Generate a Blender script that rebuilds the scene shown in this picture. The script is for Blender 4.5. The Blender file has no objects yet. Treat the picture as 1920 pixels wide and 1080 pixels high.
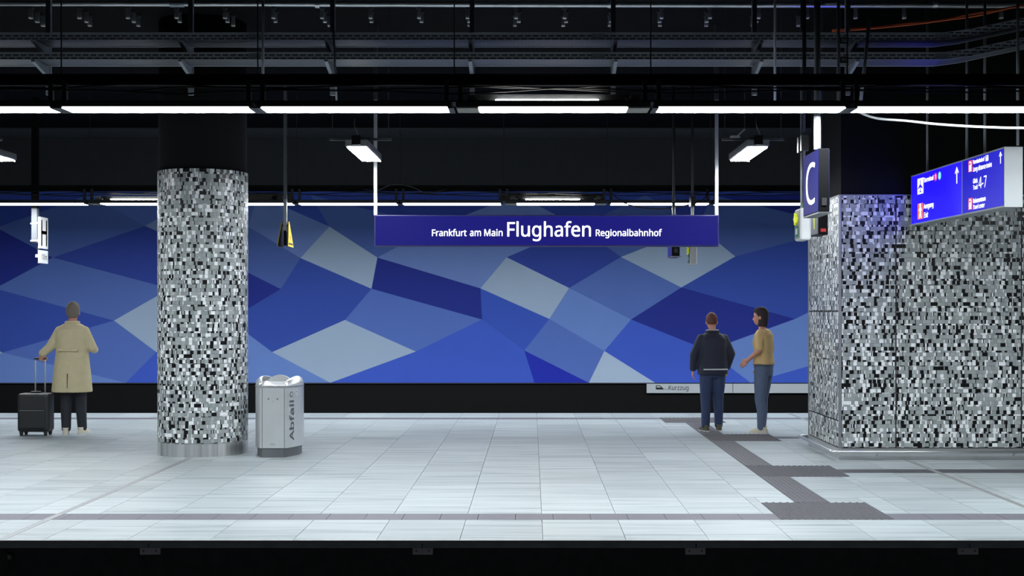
import bpy, bmesh, math, random
from mathutils import Vector, Matrix
random.seed(7)
R = math.radians
# ------------------------------------------------------------------ camera, world, exposure
F, PX, PY, CAMZ = 2390.0, 997.0, 583.0, 1.65        # focal length and principal point in pixels of 1920x1080
sc = bpy.context.scene
cd = bpy.data.cameras.new('camera'); cam = bpy.data.objects.new('camera', cd)
sc.collection.objects.link(cam); sc.camera = cam
cd.sensor_width = 36.0; cd.lens = F / 1920 * 36.0
cd.shift_x = (960 - PX) / 1920; cd.shift_y = (PY - 540) / 1920
cam.location = (0, 0, CAMZ); cam.rotation_euler = (R(90), 0, 0)
cd.clip_end = 200
w = bpy.data.worlds.new('world'); sc.world = w; w.use_nodes = True
w.node_tree.nodes['Background'].inputs[0].default_value = (0.75, 0.88, 1.0, 1)
w.node_tree.nodes['Background'].inputs[1].default_value = 0.012
sc.view_settings.view_transform = 'Standard'; sc.view_settings.look = 'None'
sc.view_settings.exposure = 0.0; sc.view_settings.gamma = 1.0
STRIP, BOXL = 61.0, 66.0                             # radiance of the strip lights and the box lights

def at(x, y, Y):
    return Vector(((x - PX) / F * Y, Y, CAMZ - (y - PY) / F * Y))
def px_of(X, Y, Z):
    return (PX + X / Y * F, PY - (Z - CAMZ) / Y * F)

# ------------------------------------------------------------------ materials
M = {}
def srgb(r, g, b):
    f = lambda c: (c/255)/12.92 if c/255 <= .04045 else ((c/255+.055)/1.055)**2.4
    return (f(r), f(g), f(b), 1)
def mat(name, col, rough=.5, metal=0.0, var=.12, scale=6.0, emit=None, estr=0.0, stretch=(1,1,1), bump=0.0, spec=.5):
    m = bpy.data.materials.new(name); m.use_nodes = True
    nt = m.node_tree; b = nt.nodes['Principled BSDF']
    b.inputs['Specular IOR Level'].default_value = spec
    b.inputs['Roughness'].default_value = rough; b.inputs['Metallic'].default_value = metal
    geo = nt.nodes.new('ShaderNodeNewGeometry'); mp = nt.nodes.new('ShaderNodeMapping')
    mp.inputs['Scale'].default_value = stretch
    nz = nt.nodes.new('ShaderNodeTexNoise'); nz.inputs['Scale'].default_value = scale
    nz.inputs['Detail'].default_value = 4
    mx = nt.nodes.new('ShaderNodeMix'); mx.data_type = 'RGBA'
    nt.links.new(geo.outputs['Position'], mp.inputs['Vector']); nt.links.new(mp.outputs[0], nz.inputs['Vector'])
    c = Vector(col[:3])
    mx.inputs[6].default_value = (*(c*(1-var)), 1); mx.inputs[7].default_value = (*[min(1, k*(1+var)) for k in c], 1)
    nt.links.new(nz.outputs['Fac'], mx.inputs[0]); nt.links.new(mx.outputs[2], b.inputs['Base Color'])
    if bump:
        bp = nt.nodes.new('ShaderNodeBump'); bp.inputs['Strength'].default_value = bump; bp.inputs['Distance'].default_value = .01
        nt.links.new(nz.outputs['Fac'], bp.inputs['Height']); nt.links.new(bp.outputs[0], b.inputs['Normal'])
    if emit is not None:
        b.inputs['Emission Color'].default_value = (*emit[:3], 1); b.inputs['Emission Strength'].default_value = estr
    M[name] = m
    return m
mat('black_paint', (.0045, .0047, .0052), .7, spec=.12)
mat('ceiling_black', (.0048, .005, .0056), .9, spec=.06, var=.3, scale=1.2)
mat('concrete_dark', (.048, .050, .056), .8, spec=.1)
mat('beam_dark', (.065, .07, .077), .8, spec=.1, var=.2, scale=2)
mat('wall_black', (.0065, .007, .0085), .6, spec=.15)
mat('wall_blue_base', (.055, .112, .54), .6, spec=.1)
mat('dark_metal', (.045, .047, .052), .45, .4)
mat('grey_metal', (.22, .23, .25), .4, .7)
mat('pole_grey', (.42, .44, .47), .42, .35)
mat('white_pole', (.8, .81, .83), .4)
mat('steel', (.66, .67, .68), .30, .9, var=.10, scale=3, stretch=(2, 2, .6))
mat('steel_reflection_streaks', (.60, .61, .62), .28, .85, var=.5, scale=4, stretch=(5, 5, .15))  # upright light and dark bands in the colour imitate reflections on the steel
mat('steel_bin', (.76, .78, .80), .34, .75, var=.07, scale=5, stretch=(1, 1, 1))
mat('steel_dark', (.17, .18, .19), .45, .6)
mat('steel_trim', (.30, .31, .33), .4, .7)
mat('galvanised', (.26, .29, .33), .45, .55, var=.25, scale=14)
mat('pipe_silver', (.62, .64, .66), .28, .8)
mat('alu_cap', (.30, .32, .33), .5, .2, var=.05)
mat('grout', (.17, .18, .185), .9)
mat('mosaic_grout', (.035, .037, .04), .9, spec=.2)
mat('mosaic_grey_a', (.27, .30, .305), .32, var=.1, scale=30, spec=.3)
mat('mosaic_grey_b', (.315, .345, .35), .32, var=.1, scale=30, spec=.3)
mat('mosaic_grey_c', (.36, .39, .395), .32, var=.1, scale=30, spec=.3)
mat('mosaic_white', (.80, .825, .845), .3, spec=.35, var=.05, scale=30)
mat('mosaic_black', (.007, .007, .008), .3, spec=.2, var=.2, scale=30)
mat('tactile', (.066, .064, .076), .6, var=.15, scale=30)
mat('stripe_tile', (.105, .102, .122), .55, var=.25, scale=8, stretch=(1, 14, 1))
mat('stripe_dark', (.042, .042, .052), .5, var=.2, scale=8, stretch=(1, 14, 1))
mat('joint_steel', (.30, .31, .315), .45, .3)
mat('edge_beam', (.30, .34, .38), .6, var=.35, scale=9, bump=.2)
mat('rubber', (.02, .02, .022), .6)
mat('track_black', (.05, .05, .053), .9, var=.4, scale=12)
mat('light_white', (.9, .9, .9), .5, emit=(.90, .965, 1.0), estr=STRIP)
mat('light_warm', (.9, .9, .9), .5, emit=(1.0, .99, .92), estr=STRIP)
mat('box_light', (.9, .9, .9), .5, emit=(.95, .98, 1.0), estr=BOXL)
mat('holder_beige', (.30, .29, .25), .6, var=.4, scale=20)
mat('sign_blue', srgb(6, 6, 30), .6, spec=.05, emit=srgb(30, 29, 128), estr=.85, var=.06, scale=3)
mat('sign_white', (.85, .86, .88), .4, emit=(1, 1, 1), estr=.75)
mat('sign_rim', srgb(30, 30, 95), .4)
mat('way_blue', srgb(14, 10, 120), .3, spec=.08, emit=srgb(14, 6, 255), estr=4.2, var=.04)
mat('way_blue_dim', srgb(10, 8, 80), .3, spec=.08, emit=srgb(16, 10, 215), estr=.85, var=.04)
mat('way_white', (.9, .9, .9), .4, emit=(1, 1, 1), estr=1.1)
mat('way_red', srgb(210, 40, 40), .4, emit=srgb(225, 60, 50), estr=.9)
mat('way_orange', srgb(210, 90, 40), .4, emit=srgb(232, 95, 45), estr=1.0)
mat('way_cyan', srgb(80, 190, 240), .4, emit=srgb(90, 200, 250), estr=1.0)
mat('letter_blue', srgb(19, 20, 78), .5, spec=.12, emit=srgb(30, 32, 130), estr=.3, var=.05)
mat('letter_white', (.88, .89, .9), .4, emit=(1, 1, 1), estr=.3)
mat('board_white', (.62, .63, .65), .5, spec=.2)
mat('board_grey', (.60, .63, .66), .45)
mat('ink', (.02, .02, .024), .6)
mat('ink_grey', (.09, .10, .11), .5)
mat('yellow', srgb(235, 195, 60), .5)
mat('signal_yellow', srgb(215, 225, 40), .5, emit=srgb(215, 225, 40), estr=.25)
mat('green', srgb(30, 120, 80), .5)
mat('red', srgb(190, 40, 40), .5, emit=srgb(200, 45, 45), estr=.25)
mat('device_white', (.62, .64, .66), .45)
mat('screen_dark', (.0045, .0048, .0055), .5, spec=.12)
mat('pole_mid', (.12, .125, .14), .5, .1)
mat('bracket_steel', (.55, .56, .58), .5, .2)
mat('cable_black', (.02, .02, .02), .6)
mat('cable_white', (.75, .76, .78), .5)
mat('cable_orange', srgb(190, 80, 30), .6)
mat('kurz', (.63, .69, .75), .45, var=.04)
mat('skin', srgb(196, 140, 118), .55)
mat('coat_beige', srgb(196, 184, 150), .85, scale=14)
mat('trousers_dark', (.02, .022, .03), .85)
mat('shoe_cream', srgb(205, 198, 180), .7)
mat('hair_grey', srgb(112, 102, 95), .8, scale=60)
mat('hair_brown', srgb(96, 58, 50), .8, scale=60)
mat('hair_dark', srgb(44, 36, 42), .8, scale=60)
mat('jacket_navy', (.018, .022, .045), .8)
mat('jeans', srgb(44, 58, 92), .85, scale=20)
mat('jeans_pale', srgb(88, 102, 130), .85, scale=20)
mat('shirt_sand', srgb(202, 172, 122), .85)
mat('shoe_olive', srgb(74, 72, 52), .7)
mat('case_black', (.016, .017, .019), .5)
mat('eye', (.02, .02, .02), .3)
mat('lip', srgb(160, 92, 84), .5)

def stone_material():
    m = bpy.data.materials.new('stone_tile'); m.use_nodes = True; nt = m.node_tree; b = nt.nodes['Principled BSDF']
    N = nt.nodes.new; L = nt.links.new
    geo = N('ShaderNodeNewGeometry'); oi = N('ShaderNodeObjectInfo')
    off = N('ShaderNodeVectorMath'); off.operation = 'SCALE'; off.inputs[0].default_value = (37, 53, 11)
    L(oi.outputs['Random'], off.inputs['Scale'])
    add = N('ShaderNodeVectorMath'); L(geo.outputs['Position'], add.inputs[0]); L(off.outputs[0], add.inputs[1])
    mp = N('ShaderNodeMapping'); mp.inputs['Scale'].default_value = (.55, 7.5, 1); mp.inputs['Rotation'].default_value = (0, 0, R(1.6))
    L(add.outputs[0], mp.inputs['Vector'])
    n1 = N('ShaderNodeTexNoise'); n1.inputs['Scale'].default_value = 1.5; n1.inputs['Detail'].default_value = 6; n1.inputs['Distortion'].default_value = .4
    L(mp.outputs[0], n1.inputs['Vector'])
    cr = N('ShaderNodeValToRGB'); e = cr.color_ramp.elements
    e[0].position = .30; e[0].color = (.18, .215, .228, 1); e[1].position = .66; e[1].color = (.35, .39, .405, 1)
    k = cr.color_ramp.elements.new(.45); k.color = (.293, .332, .346, 1)
    L(n1.outputs['Fac'], cr.inputs[0])
    hv = N('ShaderNodeHueSaturation')
    mr = N('ShaderNodeMapRange'); mr.inputs[3].default_value = .86; mr.inputs[4].default_value = 1.06
    L(oi.outputs['Random'], mr.inputs[0]); L(mr.outputs[0], hv.inputs['Value']); L(cr.outputs[0], hv.inputs['Color'])
    L(hv.outputs[0], b.inputs['Base Color'])
    b.inputs['Roughness'].default_value = .42
    M['stone_tile'] = m
stone_material()
def tray_material(name, rx, slot, sheet):
    # galvanised sheet whose punched slots are too fine to model
    m = bpy.data.materials.new(name); m.use_nodes = True; nt = m.node_tree; b = nt.nodes['Principled BSDF']
    N = nt.nodes.new; L = nt.links.new
    geo = N('ShaderNodeNewGeometry'); mp = N('ShaderNodeMapping'); mp.inputs['Rotation'].default_value = (rx, 0, 0)
    L(geo.outputs['Position'], mp.inputs['Vector'])
    br = N('ShaderNodeTexBrick'); br.inputs['Scale'].default_value = 1; br.inputs['Brick Width'].default_value = .07; br.inputs['Row Height'].default_value = .029
    br.inputs['Mortar Size'].default_value = .0095; br.inputs['Color1'].default_value = slot
    br.inputs['Color2'].default_value = slot; br.inputs['Mortar'].default_value = sheet
    L(mp.outputs[0], br.inputs['Vector']); L(br.outputs['Color'], b.inputs['Base Color'])
    b.inputs['Roughness'].default_value = .45; b.inputs['Metallic'].default_value = .3
    M[name] = m
tray_material('perforated', R(90), (.03, .034, .045, 1), (.42, .46, .52, 1))  # side walls: sheet colour lightened to imitate light falling on them
tray_material('perforated_flat', 0, (.012, .014, .016, 1), (.075, .085, .10, 1))  # underside: same sheet, shade put into a darker colour

# ------------------------------------------------------------------ helpers
col = sc.collection
def tag(o, label=None, cat=None, group=None, kind=None):
    if label: o['label'] = label
    if cat: o['category'] = cat
    if group: o['group'] = group
    if kind: o['kind'] = kind
    return o
def empty(name, loc=(0, 0, 0), rz=0, label=None, cat=None, group=None, kind=None):
    o = bpy.data.objects.new(name, None); col.objects.link(o); o.location = loc; o.rotation_euler = (0, 0, rz)
    o.empty_display_size = .1
    return tag(o, label, cat, group, kind)
def link(name, me, parent=None, smooth=False):
    o = bpy.data.objects.new(name, me); col.objects.link(o)
    if parent is not None: o.parent = parent
    if smooth:
        for p in me.polygons: p.use_smooth = True
    return o
class MB:
    def __init__(s): s.v = []; s.f = []; s.m = []
    def add(s, vs, fs, mi=0):
        n = len(s.v); s.v += [tuple(v) for v in vs]
        s.f += [tuple(i + n for i in f) for f in fs]; s.m += [mi] * len(fs); return s
    def box(s, c, d, mi=0, mtx=None):
        x, y, z = (k / 2 for k in d)
        vs = [Vector((a, b, e)) for a in (-x, x) for b in (-y, y) for e in (-z, z)]
        vs = [(mtx @ v if mtx else v) + Vector(c) for v in vs]
        return s.add(vs, [(0,1,3,2), (4,6,7,5), (0,4,5,1), (2,3,7,6), (0,2,6,4), (1,5,7,3)], mi)
    def box2(s, a, b, mi=0):
        return s.box([(p + q) / 2 for p, q in zip(a, b)], [abs(q - p) for p, q in zip(a, b)], mi)
    def cyl(s, p0, p1, r0, r1=None, n=14, mi=0):
        r1 = r0 if r1 is None else r1
        return s.tube([p0, p1], [r0, r1], n, mi)
    def tube(s, pts, r, n=10, mi=0, cap=True):
        pts = [Vector(p) for p in pts]; rs = r if isinstance(r, (list, tuple)) else [r] * len(pts)
        vs = []; up = None
        for i, p in enumerate(pts):
            t = (pts[min(i+1, len(pts)-1)] - pts[max(i-1, 0)]).normalized()
            if up is None: up = Vector((0, 0, 1)) if abs(t.z) < .9 else Vector((1, 0, 0))
            a = t.cross(up).normalized(); b = a.cross(t).normalized(); up = b
            vs += [p + (a * math.cos(2*math.pi*k/n) + b * math.sin(2*math.pi*k/n)) * rs[i] for k in range(n)]
        fs = [(i*n+k, i*n+(k+1) % n, (i+1)*n+(k+1) % n, (i+1)*n+k) for i in range(len(pts)-1) for k in range(n)]
        if cap: fs += [tuple(reversed(range(n))), tuple((len(pts)-1)*n+k for k in range(n))]
        return s.add(vs, fs, mi)
    def prism(s, poly, z0, z1, mi=0):
        n = len(poly); vs = [(x, y, z0) for x, y in poly] + [(x, y, z1) for x, y in poly]
        return s.add(vs, [(k, (k+1) % n, n+(k+1) % n, n+k) for k in range(n)] + [tuple(reversed(range(n))), tuple(range(n, 2*n))], mi)
    def loft(s, secs, n=20, mi=0, pw=2.0):
        # secs: (cx, cy, z, rx, ry)
        vs = []
        for cx, cy, z, rx, ry in secs:
            for k in range(n):
                a = 2*math.pi*k/n; c, q = math.cos(a), math.sin(a)
                vs.append((cx + rx*math.copysign(abs(c)**(2/pw), c), cy + ry*math.copysign(abs(q)**(2/pw), q), z))
        fs = [(i*n+k, i*n+(k+1) % n, (i+1)*n+(k+1) % n, (i+1)*n+k) for i in range(len(secs)-1) for k in range(n)]
        fs += [tuple(reversed(range(n))), tuple((len(secs)-1)*n+k for k in range(n))]
        return s.add(vs, fs, mi)
    def ball(s, c, r, n=12, mi=0):
        rx, ry, rz = r if isinstance(r, (list, tuple)) else (r, r, r)
        secs = []
        for i in range(1, n//1):
            a = -math.pi/2 + math.pi*i/n
            secs.append((c[0], c[1], c[2] + rz*math.sin(a), rx*math.cos(a), ry*math.cos(a)))
        return s.loft(secs, 14, mi)
    def mesh(s, name, mats):
        me = bpy.data.meshes.new(name); me.from_pydata(s.v, [], s.f)
        for k in (mats if isinstance(mats, (list, tuple)) else [mats]): me.materials.append(M[k])
        me.polygons.foreach_set('material_index', s.m); me.update()
        return me
    def fix(s, me):
        bm = bmesh.new(); bm.from_mesh(me); bmesh.ops.recalc_face_normals(bm, faces=bm.faces); bm.to_mesh(me); bm.free()
    def build(s, name, mats, parent=None, smooth=False, bevel=0, loc=None):
        me = s.mesh(name, mats); s.fix(me); o = link(name, me, parent, smooth)
        if loc is not None: o.location = loc
        if bevel:
            b = o.modifiers.new('bevel', 'BEVEL'); b.width = bevel; b.segments = 2; b.limit_method = 'ANGLE'; b.angle_limit = R(35)
        return o
def evaluated_mesh(o):
    dg = bpy.context.evaluated_depsgraph_get(); dg.update()
    return bpy.data.meshes.new_from_object(o.evaluated_get(dg))
SANS = None
try:                                   # Blender's own bundled grotesque; the built-in font serves otherwise
    import os
    SANS = bpy.data.fonts.load(os.path.join(bpy.utils.system_resource('DATAFILES'), 'fonts', 'NotoSansMath-Regular.woff2'))
except Exception:
    SANS = None
def text_raw(body, bold=0.0, shear=0.0):
    c = bpy.data.curves.new('t', 'FONT'); c.body = body; c.size = 1; c.shear = shear; c.font = SANS or c.font; c.resolution_u = 3; c.extrude = .0
    o = bpy.data.objects.new('t', c); col.objects.link(o)
    bpy.context.view_layer.update()
    me = evaluated_mesh(o); bpy.data.objects.remove(o); bpy.data.curves.remove(c)
    vs = [v.co.copy() for v in me.vertices]; fs = [tuple(p.vertices) for p in me.polygons]
    if bold > 0:                       # heavier strokes: the outline laid again a hair to each side
        n = len(vs); allv = []; allf = []
        for i, (dx, dy) in enumerate(((-bold, 0), (bold, 0), (0, -bold*.7), (0, bold*.7))):
            allv += [Vector((v.x+dx, v.y+dy, i*1e-4)) for v in vs]; allf += [tuple(q + i*n for q in f) for f in fs]
        vs, fs = allv, allf
    return vs, fs
def lettering(name, body, matname, parent, org, xd, yd, w_, h_, bold=0.0, shear=0.0, capref=None, fn=None):
    """flat letters fitted into a w_ x h_ box (h_ = height of the glyph bounding box, or of capref) at org along xd, yd"""
    vs, fs = text_raw(body, bold, shear)
    x0 = min(v.x for v in vs); x1 = max(v.x for v in vs); y0 = min(v.y for v in vs); y1 = max(v.y for v in vs)
    if capref: y0, y1 = 0.0, max(v.y for v in vs)
    if fn is None:
        org, xd, yd = Vector(org), Vector(xd).normalized(), Vector(yd).normalized()
        fn = lambda a, b: org + xd * a + yd * b
    pts = [fn((v.x - x0) / (x1 - x0) * w_, (v.y - y0) / (y1 - y0) * h_) for v in vs]
    me = bpy.data.meshes.new(name); me.from_pydata([tuple(p) for p in pts], [], fs); me.materials.append(M[matname]); me.update()
    return link(name, me, parent)
def flat(name, pts, matname, parent):
    me = bpy.data.meshes.new(name); me.from_pydata([tuple(p) for p in pts], [], [tuple(range(len(pts)))]); me.materials.append(M[matname]); me.update()
    return link(name, me, parent)
def slab(name, pts, th, matname, parent):
    """polygon with thickness th (vector)"""
    n = len(pts); th = Vector(th); b = MB()
    b.add([Vector(p) for p in pts] + [Vector(p) + th for p in pts],
          [tuple(range(n)), tuple(reversed(range(n, 2*n)))] + [(k, (k+1) % n, n+(k+1) % n, n+k) for k in range(n)])
    return b.build(name, matname, parent)

# ------------------------------------------------------------------ the setting
YF, YB = 9.17, 20.60          # platform edges
YW = 24.5                     # back wall
ZC = 5.0                      # ceiling
XL, XR = -13.0, 13.0
floor = MB().box2((XL, YF + .14, -1.0), (XR, YB - .14, -.024)).build('floor', 'grout'); tag(floor, kind='structure')
tb = MB().box2((XL, -4, -1.25), (XR, YW + .3, -1.0)).build('track_bed', 'track_black'); tag(tb, kind='structure')
pw = MB().box2((XL, YF + .06, -.999), (XR, YF + .135, -.075)).build('wall_platform_front', 'track_black'); tag(pw, kind='structure')
ce = MB().box2((XL, -4, ZC), (XR, YW + .3, ZC + .3)).build('ceiling', 'ceiling_black'); tag(ce, kind='structure')
zrow_ = lambda y: at(0, y, YW).z
wb = MB().box2((XL, YW, -1.0), (XR, YW + .3, ZC)).build('wall_back', 'wall_black'); tag(wb, kind='structure')
MB().box2((XL, YW - .025, zrow_(352)), (XR, YW - .001, ZC - .03)).build('upper_wall_cladding', 'concrete_dark', wb)
MB().box2((XL, 23.3, ZC - .03), (XR, YW - .01, ZC - .002)).build('ceiling_beam', 'beam_dark', ce)
zrow = lambda y: at(0, y, YW).z
MB().box2((XL, YW - .03, zrow(717.5)), (XR, YW - .001, zrow(352))).build('blue_panel_band', 'wall_blue_base', wb)

# blue facets printed on the wall panels
Vx = dict(c=(-5,427), q=(166,366), d=(100,483), e=(-8,541), g=(273,424), p=(378,366), m=(412,484), h=(320,541), f=(215,601), j=(6,661),
  k=(237,717.5), i=(294,660), n=(431,600), o=(365,717.5), I=(511,660), E=(527,542), B=(564,484), D=(697,541.5), Fv=(647,600), J=(780,659), K=(620,717.5),
  L0=(466,425), r=(483,366), A=(618,425), s=(583,366), t=(817,425), C=(708,483), u=(970,366), N=(950,482.5), G=(901,540.7), H=(904,599),
  Mv=(983,657), S=(1002,717.5), T=(1104,717.5), P=(1030,598), Q=(1133,658), O=(1067,540), v=(1085,425), w=(1210,366), W=(1164,482), X=(1277,539),
  Vv=(1183,599), Y=(1327,657), U=(1228,717.5), x1=(1309,425), y1=(1335,366), Z=(1378,481), a=(1490,598), z1=(1590,425), aa=(1607,541), bb=(1610,659), b=(1407,717.5),
  l1=(-160,366), l2=(-130,484), l3=(-110,600), l4=(-90,717.5), l5=(-150,541), r1=(1680,366), r2=(1750,484), r3=(1720,600), r4=(1750,717.5))
FC = {  # facet paints (linear)
 'N': (.029, .047, .36), 'Nb': (.028, .046, .56), 'D': (.055, .112, .54), 'Dd': (.050, .092, .48), 'Db': (.070, .148, .74), 'Dm': (.060, .132, .66),
 'M': (.125, .22, .64), 'M2': (.125, .222, .68), 'Mb': (.185, .32, .78), 'Ms': (.105, .185, .55), 'L': (.21, .325, .74), 'Lb': (.19, .33, .80), 'Lg': (.29, .41, .72),
 'P': (.45, .585, .80), 'Pb': (.52, .66, .88)}
for k_, c_ in FC.items():
    mat('facet_' + k_, c_, .6, spec=.1, var=.03, scale=2)
facets = [('l1 q c','Dd'),('c q g d','Ms'),('c d e l2','N'),('q p g','M'),('g m h d','Dd'),('p L0 m g','Lg'),('p r L0','M'),('e d h f','M'),('e f j l3','D'),
 ('f h n i','P'),('j f i k','M2'),('j k l4','Lb'),('i n I o','Mb'),('k i o','Db'),('h m E n','N'),('m L0 B E','Ms'),('E B D Fv','D'),('n E Fv I','D'),('I Fv J K','P'),
 ('o I K','Lb'),('L0 r A B','L'),('r s A','D'),('A C D B','P'),('s t C A','Ms'),('s u t','Dd'),('t N G C','L'),('C G H D','N'),('D H J Fv','M2'),('J H Mv S','Db'),
 ('K J S','Db'),('u v N t','L'),('u w v','D'),('G N O P','P'),('H G P Mv','Dm'),('Mv P Q T','M2'),('S Mv T','Nb'),('N v W O','Dd'),('v w x1 W','Ms'),('O W X Vv','M'),
 ('P O Vv Q','Mb'),('Q Vv Y U','Db'),('T Q U','Pb'),('W x1 Z X','P'),('w y1 x1','Dd'),('Vv X a Y','N'),('x1 y1 z1 Z','Ms'),('y1 r1 z1','N'),('X Z aa a','D'),
 ('Z z1 r2 aa','D'),('Y a bb b','Mb'),('U Y b','Db'),('a aa r3 bb','Mb'),('b bb r4','Db'),('l1 c l2','M'),('l2 e l5','M2'),('l5 e l3','D'),('l3 j l4','P')]
for key, cl in facets:
    pts = [at(*Vx[k], YW) for k in key.split()]
    cen = sum(pts, Vector()) / len(pts)
    pts = [Vector((cen.x + (p.x-cen.x)*.9995, YW - .031, cen.z + (p.z-cen.z)*.9995)) for p in pts]
    slab('facet_panel', pts, (0, -.004, 0), 'facet_' + cl, wb)
# thin dark profile closing the panels at the bottom
MB().box2((XL, YW - .045, zrow(719.3)), (XR, YW - .03, zrow(717.6))).build('panel_edge_profile', 'dark_metal', wb)

# white information strip on the wall
ks = empty('wall_sign', (at(1212, 736, YW).x, YW - .05, at(0, 736.5, YW).z), 0,
    'long pale grey wall sign strip with train pictogram reading Kurzzug', 'sign')
kx0, kx1, kx2 = at(1212, 0, YW).x, at(1373, 0, YW).x, 7.2
hz = at(0, 719.3, YW).z - at(0, 736.5, YW).z
kl = lambda x: x - kx0
MB().box2((0, -.02, 0), (kl(kx1) - .006, .015, hz)).build('plate', 'kurz', ks)
MB().box2((kl(kx1) + .006, -.02, 0), (kl(kx2), .015, hz)).build('plate', 'kurz', ks)
s_ = YW / F
lettering('lettering', 'Kurzzug', 'ink', ks, ((1253 - 1212) * s_, -.022, (736.5 - 731) * s_), (1, 0, 0), (0, 0, 1), 37 * s_, 9 * s_, bold=.003, capref=1)
tp = lambda x, y: Vector(((x - 1212) * s_, -.0225, (736.5 - y) * s_))
flat('train_pictogram', [tp(1229, 730), tp(1229, 722), tp(1237, 722), tp(1243, 728), tp(1243, 730)], 'ink', ks)
flat('pictogram_window', [tp(1230.5, 726), tp(1230.5, 723.4), tp(1236.5, 723.4), tp(1238.6, 726)][::1], 'kurz', ks).location.y = -.001
flat('pictogram_line', [tp(1243, 729.6), tp(1252, 729.6), tp(1252, 729.1), tp(1243, 729.1)], 'ink', ks)

# ------------------------------------------------------------------ platform paving
unit_tile = MB().box2((-.5, -.5, -.022), (.5, .5, 0)).mesh('tile_unit', 'stone_tile'); MB().fix(unit_tile)
unit_stripe = MB().box2((-.5, -.5, -.022), (.5, .5, 0)).mesh('stripe_unit', 'stripe_tile'); MB().fix(unit_stripe)
unit_dark = MB().box2((-.5, -.5, -.022), (.5, .5, 0)).mesh('dark_unit', 'stripe_dark'); MB().fix(unit_dark)
GX0, GX1 = 2.27, 2.57
holes = [(1.97, 2.87, 10.07, 10.97), (2.27, 3.17, 12.68, 13.58), (2.27, 3.17, 16.15, 17.05), (1.97, 2.87, 18.80, 19.70), (GX0, GX1, 10.97, 18.80),
         (3.17, XR, 12.98, 13.28), (3.17, XR, 16.45, 16.75)]
KX0, KX1, KY0, KY1 = 3.405, 6.07, 14.13, 15.71            # mosaic block footprint
def subtract(rects, h):
    out = []
    for (a, b, c, d) in rects:
        x0, x1, y0, y1 = max(a, h[0]), min(b, h[1]), max(c, h[2]), min(d, h[3])
        if x0 >= x1 - 1e-6 or y0 >= y1 - 1e-6: out.append((a, b, c, d)); continue
        if a < x0: out.append((a, x0, c, d))
        if x1 < b: out.append((x1, b, c, d))
        if c < y0: out.append((x0, x1, c, y0))
        if y1 < d: out.append((x0, x1, y1, d))
    return out
def in_view(x0, x1, y0, y1):
    for X in (x0, (x0 + x1) / 2, x1):
        for Y in (y0, y1):
            if -10 < px_of(X, Y, 0)[0] < 1930: return True
    return False
GAP = .004
rest = MB(); count = 0
rows = [(YF, 10.07)] + [(10.37 + .903*k, 10.37 + .903*(k+1)) for k in range(10)] + [(19.70, YB)]
def lay(x0, x1, y0, y1, unit, name, restmb):
    g = GAP
    if x1 - x0 < .03 or y1 - y0 < .03: return
    if in_view(x0, x1, y0, y1):
        o = bpy.data.objects.new(name, unit); col.objects.link(o); o.parent = floor
        o.location = ((x0+x1)/2, (y0+y1)/2, 0); o.scale = (x1-x0-g, y1-y0-g, 1)
    else:
        restmb.box2((x0+g/2, y0+g/2, -.022), (x1-g/2, y1-g/2, 0))
for (y0, y1) in rows:
    for k in range(-22, 22):
        x0 = .08 + .6*k; x1 = x0 + .6
        if x0 < XL or x1 > XR: continue
        if x0 > KX0 and x1 < KX1 and y0 > KY0 and y1 < KY1: continue
        rc = [(x0, x1, y0, y1)]
        for h in holes: rc = subtract(rc, h)
        for r_ in rc: lay(*r_, unit_tile, 'floor_tile', rest)
o = rest.build('floor_tile_remainder', 'stone_tile', floor); o['kind'] = 'stuff'
rest2 = MB()
for (y0, y1, xs) in [(10.07, 10.37, XL), (19.40, 19.70, XL), (12.98, 13.28, 3.17), (16.45, 16.75, 3.17)]:
    k0 = math.floor((xs - 2.27) / .3 + .5)
    for k in range(k0, 36):
        x0 = 2.27 + .3*k; x1 = x0 + .3
        if xs == XL and 1.97 - 1e-6 <= x0 < 2.86: continue
        if KX0 < x0 < KX1 and KY0 < y0 < KY1: continue
        lay(x0, x1, y0, y1, unit_stripe if xs == XL else unit_dark, 'stripe_tile', rest2)
o = rest2.build('stripe_tile_remainder', 'stripe_tile', floor); o['kind'] = 'stuff'
# tactile tiles: studs and ribs
def stud_mesh(d):
    b = MB().box2((-.148, -d/2 + .002, -.022), (.148, d/2 - .002, 0)); n = 5; p = .3 / n
    def stud(x, y):
        r0, r1, h = .0165, .010, .006; q = 6
        vs = [(x + r0*math.cos(2*math.pi*k/q), y + r0*math.sin(2*math.pi*k/q), 0) for k in range(q)] + \
             [(x + r1*math.cos(2*math.pi*k/q), y + r1*math.sin(2*math.pi*k/q), h) for k in range(q)]
        b.add(vs, [(k, (k+1) % q, q+(k+1) % q, q+k) for k in range(q)] + [tuple(range(q, 2*q))])
    for i in range(n):
        for j in range(n):
            stud(-.15 + p*(i+.28), -d/2 + d/n*(j+.28)); stud(-.15 + p*(i+.78), -d/2 + d/n*(j+.78))
    me = b.mesh('stud_tile', 'tactile'); b.fix(me); return me
def rib_mesh():
    b = MB().box2((-.148, -.148, -.022), (.148, .148, 0))
    for i in range(7):
        x = -.15 + .3/7*(i+.5)
        b.add([(x-.014, -.148, 0), (x-.008, -.148, .006), (x+.008, -.148, .006), (x+.014, -.148, 0), (x-.014, .148, 0), (x-.008, .148, .006), (x+.008, .148, .006), (x+.014, .148, 0)],
              [(0,1,5,4), (1,2,6,5), (2,3,7,6), (0,3,2,1), (4,5,6,7)])
    me = b.mesh('rib_tile', 'tactile'); b.fix(me); return me
SM, RM = stud_mesh(.3), rib_mesh()
for h in holes[:4]:
    for i in range(3):
        for j in range(3):
            o = link('tactile_stud_tile', SM, floor); o.location = (h[0] + .15 + .3*i, h[2] + .15 + .3*j, 0)
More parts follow.
